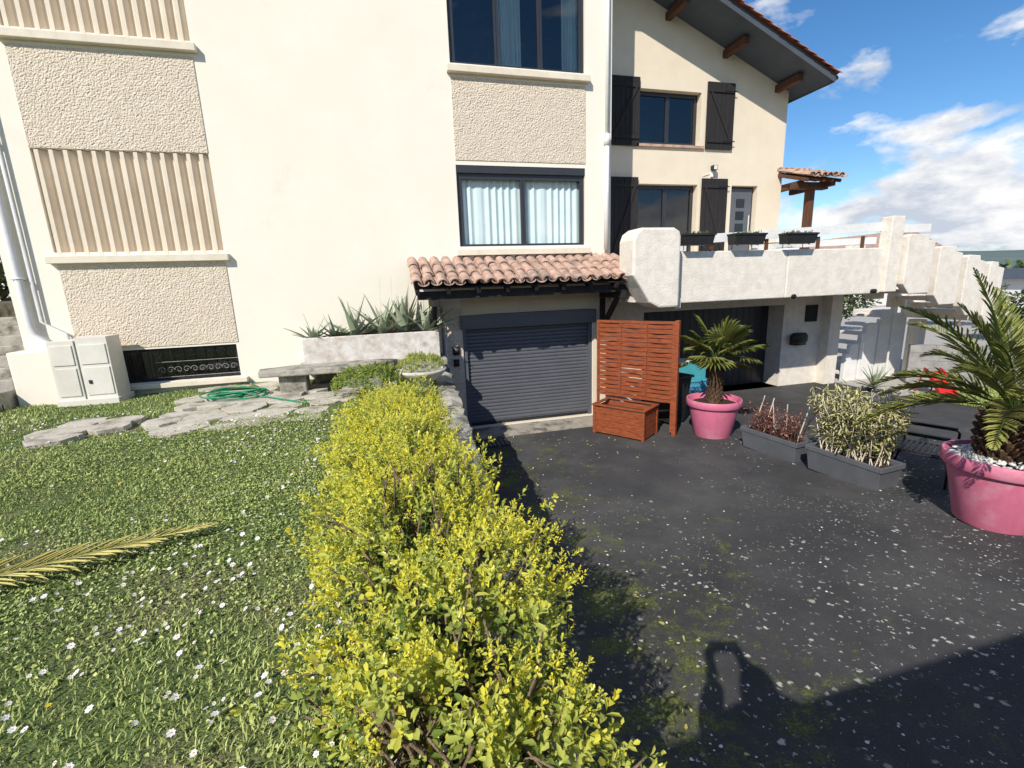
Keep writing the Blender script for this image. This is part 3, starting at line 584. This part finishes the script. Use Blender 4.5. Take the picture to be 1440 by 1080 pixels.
for i in range(1300):
    x=rng.uniform(1.2,9); y=rng.uniform(-8.5,-2.5)
    if math.sin(x*1.2)+math.sin(y*1.5+x)+rng.normal(0,.7)<0: continue
    r=rng.uniform(.005,.012); T=Matrix.Translation((x,y,float(zd(y))+.006))@Matrix.Rotation(rng.uniform(-.3,.3),4,'X'); b.add([(r*rng.uniform(.7,1.2)*math.cos(j*1.05),r*rng.uniform(.7,1.2)*math.sin(j*1.05),0) for j in range(6)],[(0,1,2,3,4,5)],'petal',T)
b.build('fallen_petals')
# ------------------------------------------------------------ hedge
hed=empty('succulent_hedge'); c=Cloud()
def hc(y): return np.interp(y,[-8,-7.6,-6,-4,-2.4],[.15,.14,.03,-.10,.10])
def hh_(y): return np.interp(y,[-8,-7.6,-6,-4,-2.4],[.40,.47,.48,.46,.42])
def ht(y): return np.interp(y,[-8,-7.6,-6.8,-5.5,-4,-2.4],[1.58,1.72,1.80,1.72,1.57,1.47])
def hsurf(y,th):
    l=1+.17*np.sin(y*5.3+th*3)+.14*np.sin(y*9.7-th*5)+.07*np.sin(y*19+th*9)
    return np.stack([hc(y)+hh_(y)*np.cos(th)*l,y,LZ-.08+(ht(y)-LZ+.08)*np.clip(np.sin(th),0,1)**.7*l],-1)
n=5000; y=-8.0+5.8*rng.uniform(0,1,n)**1.1; th=rng.uniform(-.15,math.pi+.15,n); sh=1-.6*rng.uniform(0,1,n)**2.0
S=hsurf(y,th); ctr=np.stack([hc(y),y,np.full(n,LZ-.05)],1); P=ctr+(S-ctr)*sh[:,None]
gap=np.sin(P[:,0]*9+np.sin(y*5)*1.5)*np.sin(y*8.3+P[:,2]*7)+rng.normal(0,.22,n); k=(gap>-.36)|(sh<.72); P=P[k];y=y[k];th=th[k];sh=sh[k];n=len(y)
D=np.stack([np.cos(th)*.9,rng.normal(0,.35,n)-.2*(y<-7.3),np.clip(np.sin(th),0,1)*.7+.7],1)+rng.normal(0,.35,(n,3))
P=P+norm(D)*(rng.uniform(-.03,.07,n)+.10*(rng.uniform(0,1,n)<.18))[:,None]
ln=rng.uniform(.036,.058,n); cl=np.sin(P[:,0]*7+np.sin(y*4))*np.sin(y*6.5+P[:,2]*5)
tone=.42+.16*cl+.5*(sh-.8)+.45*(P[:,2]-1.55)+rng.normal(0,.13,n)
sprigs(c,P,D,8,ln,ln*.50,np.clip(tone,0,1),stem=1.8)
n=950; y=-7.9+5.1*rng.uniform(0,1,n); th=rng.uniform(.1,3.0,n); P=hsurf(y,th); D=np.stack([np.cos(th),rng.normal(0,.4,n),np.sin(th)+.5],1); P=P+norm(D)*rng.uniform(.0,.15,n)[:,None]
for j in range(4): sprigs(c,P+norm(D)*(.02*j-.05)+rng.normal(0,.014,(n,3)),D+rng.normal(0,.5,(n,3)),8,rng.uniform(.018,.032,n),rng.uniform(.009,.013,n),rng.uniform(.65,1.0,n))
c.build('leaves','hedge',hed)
b=B()
for i in range(460):
    y0_=-8.0+5.6*random.random()**1.2; th_=random.uniform(.0,3.14); x0_=float(hc(y0_))+random.uniform(-.18,.18); s_=Vector((x0_,y0_,LZ-.05)); yy=y0_+random.uniform(-.25,.2); e_=Vector(hsurf(np.array(yy),np.array(th_)).tolist()); m=(s_+e_)/2+Vector((random.uniform(-.1,.1),random.uniform(-.1,.1),random.uniform(-.12,.02)))
    b.tube([s_,s_*.3+m*.7,m*.4+e_*.6,e_],[.010,.008,.006,.004],'bark',5)
for i in range(60):
    s_=Vector((random.uniform(-.1,.35),random.uniform(-7.9,-7.4),1.36)); e_=s_+Vector((random.uniform(-.2,.18),random.uniform(-.35,.05),random.uniform(.0,.18))); b.tube([s_,(s_+e_)/2+Vector((0,0,.05)),e_],[.007,.005,.003],'bark',5)
b.build('branches',hed,smooth=True)
c=Cloud(); n=460; a=rng.uniform(0,6.28,n); q=rng.uniform(.1,1,n); P=np.stack([-.35+.55*np.cos(a)*q**.5,-1.95+.4*np.sin(a)*q**.5,1.35+.38*np.sqrt(np.clip(1-q,0,1))+rng.uniform(-.05,.08,n)],1)
sprigs(c,P,np.stack([np.cos(a)*.7,np.sin(a)*.7,np.ones(n)],1),9,np.full(n,.05),np.full(n,.018),rng.uniform(0,.3,n)); c.build('garden_shrub','hedge')
# ------------------------------------------------------------ palms
def frond(c,base,d,L_,droop,nl=46,ll=.34,lw=.022,tone=.4,flat=False,b=None,rk='palm',start=.15):
    base=np.array(base,float); d=norm(np.array(d,float)); pts=[];K=24; p=base.copy(); dd=d.copy()
    for i in range(K+1): pts.append(p.copy()); dd=norm(dd+np.array([0,0,-droop/K])); p=p+dd*L_/K
    pts=np.array(pts)
    if b is not None: b.tube([tuple(q) for q in pts[::3]],[.014*(1-.9*i/8) +.002 for i in range(len(pts[::3]))],rk,5)
    for sgn in (1,-1):
        t=np.linspace(start,.99,nl); f=t*K; i0=np.clip(f.astype(int),0,K-1); fr=(f-i0)[:,None]; P=pts[i0]*(1-fr)+pts[i0+1]*fr; T=norm(pts[i0+1]-pts[i0]); up=np.array([0,0,1.])
        S=norm(np.cross(T,up)+1e-6); U=np.cross(S,T)
        ang=rng.uniform(.75,.95,nl)*(1-.45*t); lift=(.35 if not flat else .05)+rng.normal(0,.12 if not flat else .07,nl)
        D=T*np.cos(ang)[:,None]+(S*sgn*np.sin(ang)[:,None])+U*lift[:,None]
        ln=ll*np.sin(math.pi*np.clip(.15+.85*t,0,1))**.6*(1-.25*t)*rng.uniform(.85,1.1,nl)
        V,F=leaves(P,D,ln,lw,up=U,fold=.25,droop=.05 if flat else .14); c.add(V,F,np.clip(tone+rng.normal(0,.15,nl),0,1).repeat(6))
def pot(name,cx,cy,s):
    e=empty(name); b=B()
    b.lathe([(0,0),(.33,0),(.345,.02),(.46,.60),(.465,.62),(.50,.625),(.515,.64),(.52,.74),(.51,.765),(.485,.765),(.475,.74),(.46,.66),(0,.64)],(0,0,0),'pink',56,Matrix.Translation((cx,cy,.002))@Matrix.Scale(s,4)); o=b.build('pot_body',e,smooth=True)
    m=o.modifiers.new('es','EDGE_SPLIT'); m.split_angle=rad(50); return e
e=pot('fan_palm_in_pink_pot',5.62,-2.02,.92); px,py=5.62,-2.02
b=B(); P=[(px,py,.6),(px+.01,py,.9),(px-.01,py,1.2),(px,py,1.42)]; b.tube(P,[.12,.11,.12,.10],'fibre',14)
for i in range(140):
    a=i*2.4; z=.62+.8*i/140; b.tube([(px+.10*math.cos(a),py+.10*math.sin(a),z),(px+.15*math.cos(a),py+.15*math.sin(a),z+.07)],[.02,.004],'fibre',4)
b.lathe([(0,.03),(.40,0)],(px,py,.61),'soil',24); b.build('trunk',e)
c=Cloud(); b=B()
for i in range(17):
    a=i*2.4+.3; el_=[1.2,.95,.7,.45,.25,.05,-.2][i%7]; d=Vector((math.cos(a)*math.cos(el_),math.sin(a)*math.cos(el_),math.sin(el_))); s0=Vector((px,py,1.38)); L_=rng.uniform(.28,.5); h=s0+d*L_+Vector((0,0,.03)); b.tube([s0,s0+d*L_*.5+Vector((0,0,.03)),h],[.012,.008,.007],'palm',5)
    d2=(d+Vector((0,0,-.15))).normalized(); Sv=d2.cross(Vector((0,0,1))).normalized(); U=Sv.cross(d2); nl=20; an=np.linspace(-2.0,2.0,nl)
    D=np.array([list(d2*math.cos(x)+Sv*math.sin(x)+U*(.12+.1*abs(x)*.3)) for x in an]); V,F=leaves(np.tile(list(h),(nl,1)),D,.42*(1-.12*np.abs(an))*rng.uniform(.85,1.1,nl),.028,up=np.tile(list(U),(nl,1)),fold=.3,droop=.28); c.add(V,F,np.clip(rng.uniform(.2,.8)+rng.normal(0,.1,nl),0,1).repeat(6))
c.build('fan_leaves','palm',e); b.build('petioles',e)
e=pot('date_palm_in_pink_pot',6.52,-5.74,1.06); px,py=6.52,-5.74
b=B(); b.lathe([(.10,0),(.16,.05),(.21,.2),(.22,.4),(.16,.58),(.05,.7)],(px,py,.68),'fibre',18)
for i in range(110):
    a=i*2.4; t=i/110; z=.72+.55*t; r=.19+.04*math.sin(t*3); d=Vector((math.cos(a),math.sin(a),1.0)); s0=Vector((px+r*math.cos(a),py+r*math.sin(a),z)); b.tube([s0-d*.03,s0+d*.05,s0+d*.09],[.032,.028,.016],'fibre' if i%3 else 'bwood',5)
b.lathe([(0,.05),(.49,0)],(px,py,.70),'soil',24); b.build('trunk',e)
bp_=B()
ico=[(0,0,1),(.89,0,.45),(.28,.85,.45),(-.72,.53,.45),(-.72,-.53,.45),(.28,-.85,.45),(.72,.53,-.45),(-.28,.85,-.45),(-.89,0,-.45),(-.28,-.85,-.45),(.72,-.53,-.45),(0,0,-1)]
icf=[(0,1,2),(0,2,3),(0,3,4),(0,4,5),(0,5,1),(1,6,2),(2,7,3),(3,8,4),(4,9,5),(5,10,1),(2,6,7),(3,7,8),(4,8,9),(5,9,10),(1,10,6),(6,11,7),(7,11,8),(8,11,9),(9,11,10),(10,11,6)]
for i in range(620):
    a=random.random()*6.283; r=.47*math.sqrt(random.random()); s=random.uniform(.016,.032)
    bp_.add(ico,icf,'pebble',Matrix.Translation((px+r*math.cos(a),py+r*math.sin(a),.755+(.06)*(1-r/.47)+random.uniform(0,.015)))@Matrix.Rotation(random.random()*6,4,'Z')@Matrix.Diagonal((s*1.3,s,s*.7,1)))
bp_.build('pebbles',e,smooth=True)
c=Cloud(); b=B()
for i in range(25):
    a=i*2.4+1.0; el_=[1.35,1.15,.95,.75,.5,.3][i%6]; frond(c,(px+.05*math.cos(a),py+.05*math.sin(a),1.32),(math.cos(a)*math.cos(el_),math.sin(a)*math.cos(el_),math.sin(el_)),rng.uniform(1.25,1.75),rng.uniform(1.0,1.6),44,.30,.017,rng.uniform(.3,.85),b=b)
c.build('fronds','palm',e); b.build('rachises',e)
place(e,(6.52,-5.74,0),(5.93,-6.03,float(zd(-6.03))),.906)
e=empty('fallen_palm_frond'); c=Cloud(); b=B(); frond(c,(-3.3,-6.35,1.37),(2.1,.62,.012),2.15,.02,75,.30,.016,.6,True,b,'drypalm',.05); c.build('leaflets','drypalm',e); b.build('rachis',e)
def gtrough(name,cx,cy,w_,l_,h_,ang):
    e=empty(name); b=B(); T=Matrix.Translation((cx,cy,.004))@Matrix.Rotation(ang,4,'Z'); zt=h_-.07; s0,s1=.82,.96
    V=[(-w_/2*s0,-l_/2*.9,0),(w_/2*s0,-l_/2*.9,0),(w_/2*s0,l_/2*.9,0),(-w_/2*s0,l_/2*.9,0),(-w_/2*s1,-l_/2*s1,zt),(w_/2*s1,-l_/2*s1,zt),(w_/2*s1,l_/2*s1,zt),(-w_/2*s1,l_/2*s1,zt)]
    b.add(V,[(0,3,2,1),(0,1,5,4),(1,2,6,5),(2,3,7,6),(3,0,4,7)],'greyp',T)
    r=.035; w2,l2=w_/2,l_/2
    b.box(-w2,w2,-l2,-l2+r,h_-.075,h_,'greyp',T); b.box(-w2,w2,l2-r,l2,h_-.075,h_,'greyp',T); b.box(-w2,-w2+r,-l2+r,l2-r,h_-.076,h_-.001,'greyp',T); b.box(w2-r,w2,-l2+r,l2-r,h_-.076,h_-.001,'greyp',T)
    b.box(-w2+r,w2-r,-l2+r,l2-r,h_-.12,h_-.06,'soil',T); b.build('trough',e,bevel=.008); return e,T
e,T=gtrough('grey_trough_with_red_shrub',6.02,-3.12,.44,1.05,.36,rad(7))
b=B(); c=Cloud()
for i in range(85):
    s0=T@Vector((random.uniform(-.15,.15),random.uniform(-.42,.42),.3)); d=Vector((random.uniform(-.5,.5),random.uniform(-.5,.5),1)); q=s0+d*random.uniform(.25,.58); b.tube([s0,s0+(q-s0)*.5+Vector((random.uniform(-.04,.04),random.uniform(-.04,.04),0)),q],[.006,.004,.002],'redtwig',4)
    n=8; P=np.array([list(s0+(q-s0)*random.uniform(.3,1)) for _ in range(n)]); V,F=leaves(P,rng.normal(0,1,(n,3)),.045,.02); c.add(V,F,rng.uniform(0,1,n).repeat(6))
for i in range(5): s0=T@Vector((.02,-.35+.2*i,.3)); b.tube([s0,s0+Vector((random.uniform(-.2,.2),-.1,.6))],.008,'slat',5)
b.build('twigs',e); c.build('red_leaves','redtwig',e); place(e,(6.02,-3.12,0),(5.83,-3.27,float(zd(-3.27))-.01),.974)
def cane_plant(e,T,n,wx_,ly,h0,h1,lf=16,k='bamboo',ll=.12,lw=.022):
    b=B(); c=Cloud()
    for i in range(n):
        s0=T@Vector((random.uniform(-wx_,wx_),random.uniform(-ly,ly),.28)); d=Vector((random.uniform(-.35,.35),random.uniform(-.35,.35),1)); h=random.uniform(h0,h1); q=s0+d*h; md=s0+(q-s0)*.5+Vector((random.uniform(-.05,.05),random.uniform(-.05,.05),0)); b.tube([s0,md,q],[.007,.005,.002],'slat',5)
        m=lf; tt=rng.uniform(.25,1.02,m); P=np.array([list(s0.lerp(md,t*2) if t<.5 else md.lerp(q,t*2-1)) for t in tt]); D=rng.normal(0,.8,(m,3))+[0,0,.25]
        V,F=leaves(P,D,rng.uniform(.6,1.2,m)*ll,lw,droop=.2); c.add(V,F,np.clip(.3+.4*tt+rng.normal(0,.2,m),0,1).repeat(6))
    b.build('canes',e); c.build('cane_leaves',k,e)
e,T=gtrough('grey_trough_with_bamboo',6.38,-4.32,.48,1.08,.38,rad(5)); cane_plant(e,T,80,.17,.42,.5,1.08,28); place(e,(6.38,-4.32,0),(5.87,-4.50,float(zd(-4.50))-.015),.95)
e,T=gtrough('grey_square_planter',9.6,-1.9,.5,.5,.45,rad(20)); c=Cloud(); agave(c,9.6,-1.9,.5,.6,34,.05); c.build('yucca','agave',e)
# ------------------------------------------------------------ wooden screen + planter box
e=empty('wooden_screen_planter'); P0=Vector((4.0,-.52)); P1=Vector((4.92,-1.8)); dv=P1-P0; Ls=dv.length; ang=math.atan2(dv.y,dv.x)
T=Matrix.Translation((P0.x,P0.y,0))@Matrix.Rotation(ang,4,'Z')
b=B(); b.box(0,.045,-.02,.025,.12,2.12,'rwood',T); b.box(Ls-.045,Ls,-.02,.025,.06,2.12,'rwood',T); b.box(.046,Ls-.046,-.02,.025,2.07,2.12,'rwood',T); b.box(.046,Ls-.046,-.02,.025,.62,.67,'rwood',T); b.box(Ls,Ls+.07,-.035,.04,.0,2.14,'rwood',T)
ns=16
for i in range(ns):
    z=.68+i*(1.385/ns); sgn=1 if i%2 else -1; V=[];K=18
    for j in range(K+1):
        x=.046+(Ls-.092)*j/K; yy=.018*math.sin(j/K*math.pi*3)*sgn; V+=[(x,yy-.004,z+.003),(x,yy-.004,z+.080),(x,yy+.004,z+.003),(x,yy+.004,z+.080)]
    F=[]
    for j in range(K): a=4*j; F+=[(a,a+4,a+5,a+1),(a+2,a+3,a+7,a+6),(a+1,a+5,a+7,a+3),(a,a+2,a+6,a+4)]
    b.add(V,F,'rwood',T)
for x in (Ls*.33,Ls*.66): b.box(x-.012,x+.012,-.030,-.024,.67,2.07,'rwood',T)
b.build('lattice_screen',e)
b=B(); x0,x1_,yA,yB=.28,1.30,-.64,-.03
for i in range(4):
    z0=.03+i*.125; z1=z0+.12
    b.box(x0,x1_,yA,yA+.025,z0,z1,'rwood',T); b.box(x0,x1_,yB-.025,yB,z0,z1,'rwood',T); b.box(x0+.001,x0+.024,yA+.026,yB-.026,z0,z1,'rwood',T); b.box(x1_-.024,x1_-.001,yA+.026,yB-.026,z0,z1,'rwood',T)
for x in (x0-.012,x1_-.045):
    for y in (yA-.012,yB-.045): b.box(x,x+.057,y,y+.057,0.005,.556,'rwood',T)
b.box(x0-.03,x1_+.03,yA-.03,yA+.05,.56,.585,'rwood',T); b.box(x0-.03,x1_+.03,yB-.05,yB+.005,.56,.585,'rwood',T); b.box(x0-.03,x0+.05,yA+.051,yB-.051,.56,.584,'rwood',T); b.box(x1_-.05,x1_+.03,yA+.051,yB-.051,.56,.584,'rwood',T)
b.box(x0+.03,x1_-.03,yA+.03,yB-.03,.1,.44,'soil',T); b.build('planter_box',e,bevel=.004)
b=B(); T=Matrix.Translation((5.35,-1.05,0))@Matrix.Rotation(.3,4,'Z'); b.add([(-.2,-.22,.05),(.2,-.22,.05),(.2,.22,.05),(-.2,.22,.05),(-.27,-.3,.95),(.27,-.3,.95),(.27,.3,.95),(-.27,.3,.95)],[(0,3,2,1),(0,1,5,4),(1,2,6,5),(2,3,7,6),(3,0,4,7)],'black',T); b.box(-.3,.3,-.34,.34,.951,1.0,'black',T); b.box(-.25,.25,.3,.38,.9,.949,'black',T)
for x in (-.24,.24): b.tube([(x-.03,.2,.1),(x+.03,.2,.1)],.1,'black',12,T)
b.build('wheelie_bin',bevel=.015)
e=empty('garden_storage_unit'); b=B(); b.box(6.0,6.95,-.15,.4,.02,.55,'blue'); b.box(5.98,6.97,-.17,.42,.551,.60,'teal'); b.box(6.02,6.9,-.1,.35,.601,1.0,'teal'); b.box(6.0,6.92,-.12,.37,1.001,1.03,'white')
for i in range(4): b.box(6.08,6.86,-.165,-.151,.1+i*.11,.16+i*.11,'teal')
b.build('storage_boxes',e,bevel=.012)
# ------------------------------------------------------------ metal garden chair
e=empty('metal_garden_chair'); T=Matrix.Rotation(rad(25),4,'Z'); b=B()
for i in range(9): b.box(-.26,.26,-.25+i*.057,-.21+i*.057,.42,.435,'iron',T)
for i in range(3): z=.56+i*.11; y=.28+.10*(i/4); b.box(-.26,.26,y,y+.012,z,z+.05,'iron',T)
for sx in (-.28,.28):
    b.tube([(sx,-.27,0),(sx,-.27,.62),(sx,-.24,.655),(sx,.2,.655),(sx,.33,.66)],.015,'iron',8,T); b.tube([(sx,.36,0),(sx,.26,.42),(sx,.37,.86)],.015,'iron',8,T); b.tube([(sx,-.27,.41),(sx,.27,.41)],.012,'iron',8,T); b.box(sx-.03,sx+.03,-.25,.28,.671,.69,'iron',T)
b.tube([(-.28,.37,.86),(.28,.37,.86)],.015,'iron',8,T); b.tube([(-.28,-.27,.41),(.28,-.27,.41)],.012,'iron',8,T); b.build('chair_frame',e)
place(e,(0,0,0),(6.60,-4.88,float(zd(-4.88))),1)
# ------------------------------------------------------------ right background
e=empty('block_wall'); b=B(); a=Vector((12.9,-.2)); dd=(Vector((17.0,-4.0))-a); Lw=dd.length; T=Matrix.Translation((a.x,a.y,0))@Matrix.Rotation(math.atan2(dd.y,dd.x),4,'Z')
for r_ in range(5):
    for i in range(int(Lw/.5)): b.box(i*.5+(.25 if r_%2 else 0)+.006,i*.5+(.25 if r_%2 else 0)+.494,-.1,.1,r_*.2+.005,r_*.2+.195,'block',T)
b.box(0,Lw,-.09,.09,0,.99,'block',T); b.build('blocks',e)
gsheet('grass_verge',11.6,16,-3.3,-1.21,.008,'lawn')
c=Cloud(); n=9000; x=rng.uniform(11.6,15,n); y=rng.uniform(-3.3,-1.2,n); P=np.stack([x,y,zd(y)+.005],1); V,F=leaves(P,rng.normal(0,.5,(n,3))+[0,0,.8],rng.uniform(.04,.09,n),.012); c.add(V,F,rng.uniform(0,1,n).repeat(6)); c.build('verge_grass','grassb')
e=empty('toy_slide'); b=B(); T=Matrix.Translation((12.25,-1.2,.0))@Matrix.Rotation(rad(-120),4,'Z')@Matrix.Scale(.85,4)
P=[(0,.62),(.15,.60),(.9,.08),(1.1,.05)]
for (p,q) in zip(P[:-1],P[1:]):
    b.add([(p[0],-.18,p[1]),(q[0],-.18,q[1]),(q[0],.18,q[1]),(p[0],.18,p[1])],[(0,1,2,3)],'red',T)
    for s in (-.18,.18): b.add([(p[0],s-.015,p[1]-.02),(q[0],s-.015,q[1]-.02),(q[0],s-.015,q[1]+.1),(p[0],s-.015,p[1]+.1),(p[0],s+.015,p[1]-.02),(q[0],s+.015,q[1]-.02),(q[0],s+.015,q[1]+.1),(p[0],s+.015,p[1]+.1)],[(0,1,2,3),(4,7,6,5),(3,2,6,7)],'red',T)
for s in (-.18,.18): b.tube([(0,s,.6),(-.25,s,0)],.02,'red',8,T)
for z in (.15,.32,.48): b.tube([(-.25+.25*z/.6,-.18,z),(-.25+.25*z/.6,.18,z)],.015,'red',8,T)
b.build('slide_body',e)
e=empty('neighbour_house'); b=B(); b.box(38,48,22,30,-.1,4.2,'housefar'); b.prism([(37.5,4.2),(48.5,4.2),(43,6.2)],21.5,30.5,'tile'); b.box(40,41.2,21.95,22.02,1.2,2.6,'anth'); b.box(44,45.2,21.95,22.02,1.2,2.6,'anth'); b.build('walls_and_roof',e)
e=empty('neighbour_house'); b=B(); b.box(34,46,6,12,-.1,2.2,'housefar'); b.prism([(33.5,2.2),(46.5,2.2),(44,2.75),(36,2.75)],5.6,12.4,'soffit'); b.box(36,37,5.95,6.02,1.0,1.9,'anth'); b.box(40,41.5,5.95,6.02,1.0,1.9,'anth'); b.build('walls_and_roof',e)
def tree(name,x,y,z0,h,r,k='tree',n=1500,ls=.22,trunk=.4):
    e=empty(name); b=B(); b.tube([(x,y,z0-.1),(x+.05*r,y,z0+h*trunk*.6),(x,y+.05*r,z0+h*.7)],[r*.09,r*.07,r*.03],'bark',8); cc=[]
    for i in range(9):
        a=random.random()*6.28; q=Vector((x+r*.6*math.cos(a),y+r*.6*math.sin(a),z0+h*random.uniform(trunk,.9))); cc.append((q,r*random.uniform(.35,.55))); b.tube([(x,y,z0+h*trunk*random.uniform(.5,1.1)),q],[r*.04,r*.01],'bark',5)
    cc.append((Vector((x,y,z0+h*.85)),r*.5)); b.build('trunk',e); c=Cloud()
    for q,rr in cc:
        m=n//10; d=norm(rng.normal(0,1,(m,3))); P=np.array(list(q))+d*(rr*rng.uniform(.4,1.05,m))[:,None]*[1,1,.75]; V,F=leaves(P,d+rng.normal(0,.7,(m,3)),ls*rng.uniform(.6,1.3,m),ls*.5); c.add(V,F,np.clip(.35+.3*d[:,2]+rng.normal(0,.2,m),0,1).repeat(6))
    c.build('crown',k,e)
for (x,y,h,r) in ((24,3.5,1.7,1.2),(28,8,2.2,1.5),(22,9.5,2.2,1.4),(31,.5,1.9,1.3),(52,13,2.4,2),(48,-4,2.2,2)): tree('garden_tree',x,y,0,h,r)
for (x,y,h,r) in ((-8.8,4,4.5,1.8),(-9.5,1.5,4.0,1.6),(-8,8,5,2.2)): tree('garden_tree',x,y,LZ,h,r)
V=[];F=[];nA=160
for i in range(nA):
    a=rad(-10+i*150/nA)
    for (rr,hh) in ((500,-.5),(800,9+5*math.sin(i*.21)+3*math.sin(i*.5)),(1300,26+9*math.sin(i*.13+1)+3*math.sin(i*.7)),(2200,50+16*math.sin(i*.09+2)+5*math.sin(i*.31))): V.append((rr*math.sin(a),rr*math.cos(a),hh))
for i in range(nA-1):
    for j in range(3): F.append((i*4+j,(i+1)*4+j,(i+1)*4+j+1,i*4+j+1))
b=B(); b.add(V,F,'hill'); b.build('hills',smooth=True)
c=Cloud(); n=7000; a=rng.uniform(rad(40),rad(95),n); R_=rng.uniform(120,420,n); P=np.stack([R_*np.sin(a),R_*np.cos(a),rng.uniform(0,3.2,n)*(.4+.6*np.sin(a*60)**2)],1); V,F=leaves(P,rng.normal(0,1,(n,3)),rng.uniform(1.2,2.6,n),1.6); c.add(V,F,rng.uniform(0,.9,n).repeat(6)); c.build('distant_treeline','tree')
# ------------------------------------------------------------ outbuilding behind photographer (casts the shadow)
e=empty('outbuilding'); b=B(); b.box(-8,16,-16,-10.45,-.05,3.50,'facade'); b.box(-8.2,16.2,-16.2,-10.25,3.50,3.62,'soffit'); b.box(5,6,-10.44,-10.40,.6,2.7,'anth'); b.box(8,9.2,-10.44,-10.40,1.6,2.6,'anth'); b.build('walls_roof_door',e)
# ------------------------------------------------------------ photographer
ph=empty('photographer')
X0,Y0=-.02,-9.40; G=LZ+.03
vs=[(X0,Y0,G+.90),(X0,Y0,G+1.12),(X0,Y0-.01,G+1.32),(X0,Y0-.01,G+1.42),
 (X0-.18,Y0,G+1.34),(X0-.24,Y0+.12,G+1.22),(X0-.10,Y0+.25,G+1.42),
 (X0+.18,Y0,G+1.34),(X0+.24,Y0+.12,G+1.22),(X0+.14,Y0+.25,G+1.42),
 (X0-.10,Y0,G+.84),(X0-.12,Y0+.02,G+.47),(X0-.13,Y0-.02,G+.09),(X0-.13,Y0+.12,G+.04),
 (X0+.10,Y0,G+.84),(X0+.12,Y0+.02,G+.47),(X0+.13,Y0-.02,G+.09),(X0+.13,Y0+.12,G+.04)]
ed=[(0,1),(1,2),(2,3),(2,4),(4,5),(5,6),(2,7),(7,8),(8,9),(0,10),(10,11),(11,12),(12,13),(0,14),(14,15),(15,16),(16,17)]
ra=[(.17,.12),(.17,.13),(.18,.13),.08,.10,.09,.06,.10,.09,.06,.09,.065,.045,.04,.09,.065,.045,.04]
me=bpy.data.meshes.new('body'); bo=bpy.data.objects.new('body',me); me.from_pydata(vs,ed,[]); link(bo,ph); bo.modifiers.new('s','SKIN')
for i,r in enumerate(ra): me.skin_vertices[0].data[i].radius=(r,r) if not hasattr(r,'__len__') else r
me.skin_vertices[0].data[0].use_root=True
s=bo.modifiers.new('ss','SUBSURF'); s.levels=2; s.render_levels=2; me.materials.append(M['cloth'])
b=B(); HC=Matrix.Translation((X0,Y0+.02,G+1.51))
prof=[(0,-.125),(.035,-.12),(.06,-.095),(.072,-.05),(.078,0),(.08,.04),(.072,.085),(.045,.118),(0,.13)]
b.lathe(prof,(0,0,0),'skin',20,HC@Matrix.Diagonal((1,1.2,1,1))); b.lathe([(.09,-.05),(.092,.0),(.092,.045),(.084,.09),(.055,.132),(0,.15)],(0,-.016,0),'hair',20,HC@Matrix.Diagonal((1.05,1.2,1,1)))
b.add([(-.014,.09,-.03),(.014,.09,-.03),(0,.118,-.03),(0,.094,.02)],[(0,1,2),(0,2,3),(1,3,2)],'skin',HC)
for sx in (-1,1):
    b.lathe([(0,-.012),(.012,0),(0,.012)],(sx*.03,.088,.01),'white',8,HC); b.lathe([(.005,-.03),(.016,-.01),(.018,.015),(.004,.03)],(sx*.082,0,0),'skin',8,HC)
b.box(-.025,.025,.084,.088,-.068,-.06,'rwood',HC); b.build('head',ph,smooth=True)
T=Matrix.Translation(CAM-Fv*.03)@mt.to_3x3().to_4x4()
b=B(); b.box(-.078,.078,-.037,.037,.0,.008,'black',T); b.build('phone',ph)
for sx in (-1,1):
    b=B(); b.tube([(sx*.105,-.05,.05),(sx*.10,-.03,.035),(sx*.092,.0,.025)],[.03,.034,.026],'skin',10,T)
    b.tube([tuple(T.inverted()@Vector((X0+(.02 if sx>0 else -.0)+sx*.12,Y0+.25,G+1.42))),(sx*.105,-.05,.05)],[.045,.028],'skin',10,T)
    for k,(yy,l) in enumerate(((.034,.9),(.016,1),(-.002,.95),(-.02,.8))):
        b.tube([(sx*.10,yy-.012,.028),(sx*.094,yy-.004,.014),(sx*(.088-.006*l),yy,.004)],[.009,.0085,.007],'skin',8,T)
    b.tube([(sx*.095,-.035,.035),(sx*.075,-.025,.025),(sx*.055,-.012,.017)],[.012,.011,.009],'skin',8,T); b.build('hand',ph,smooth=True)
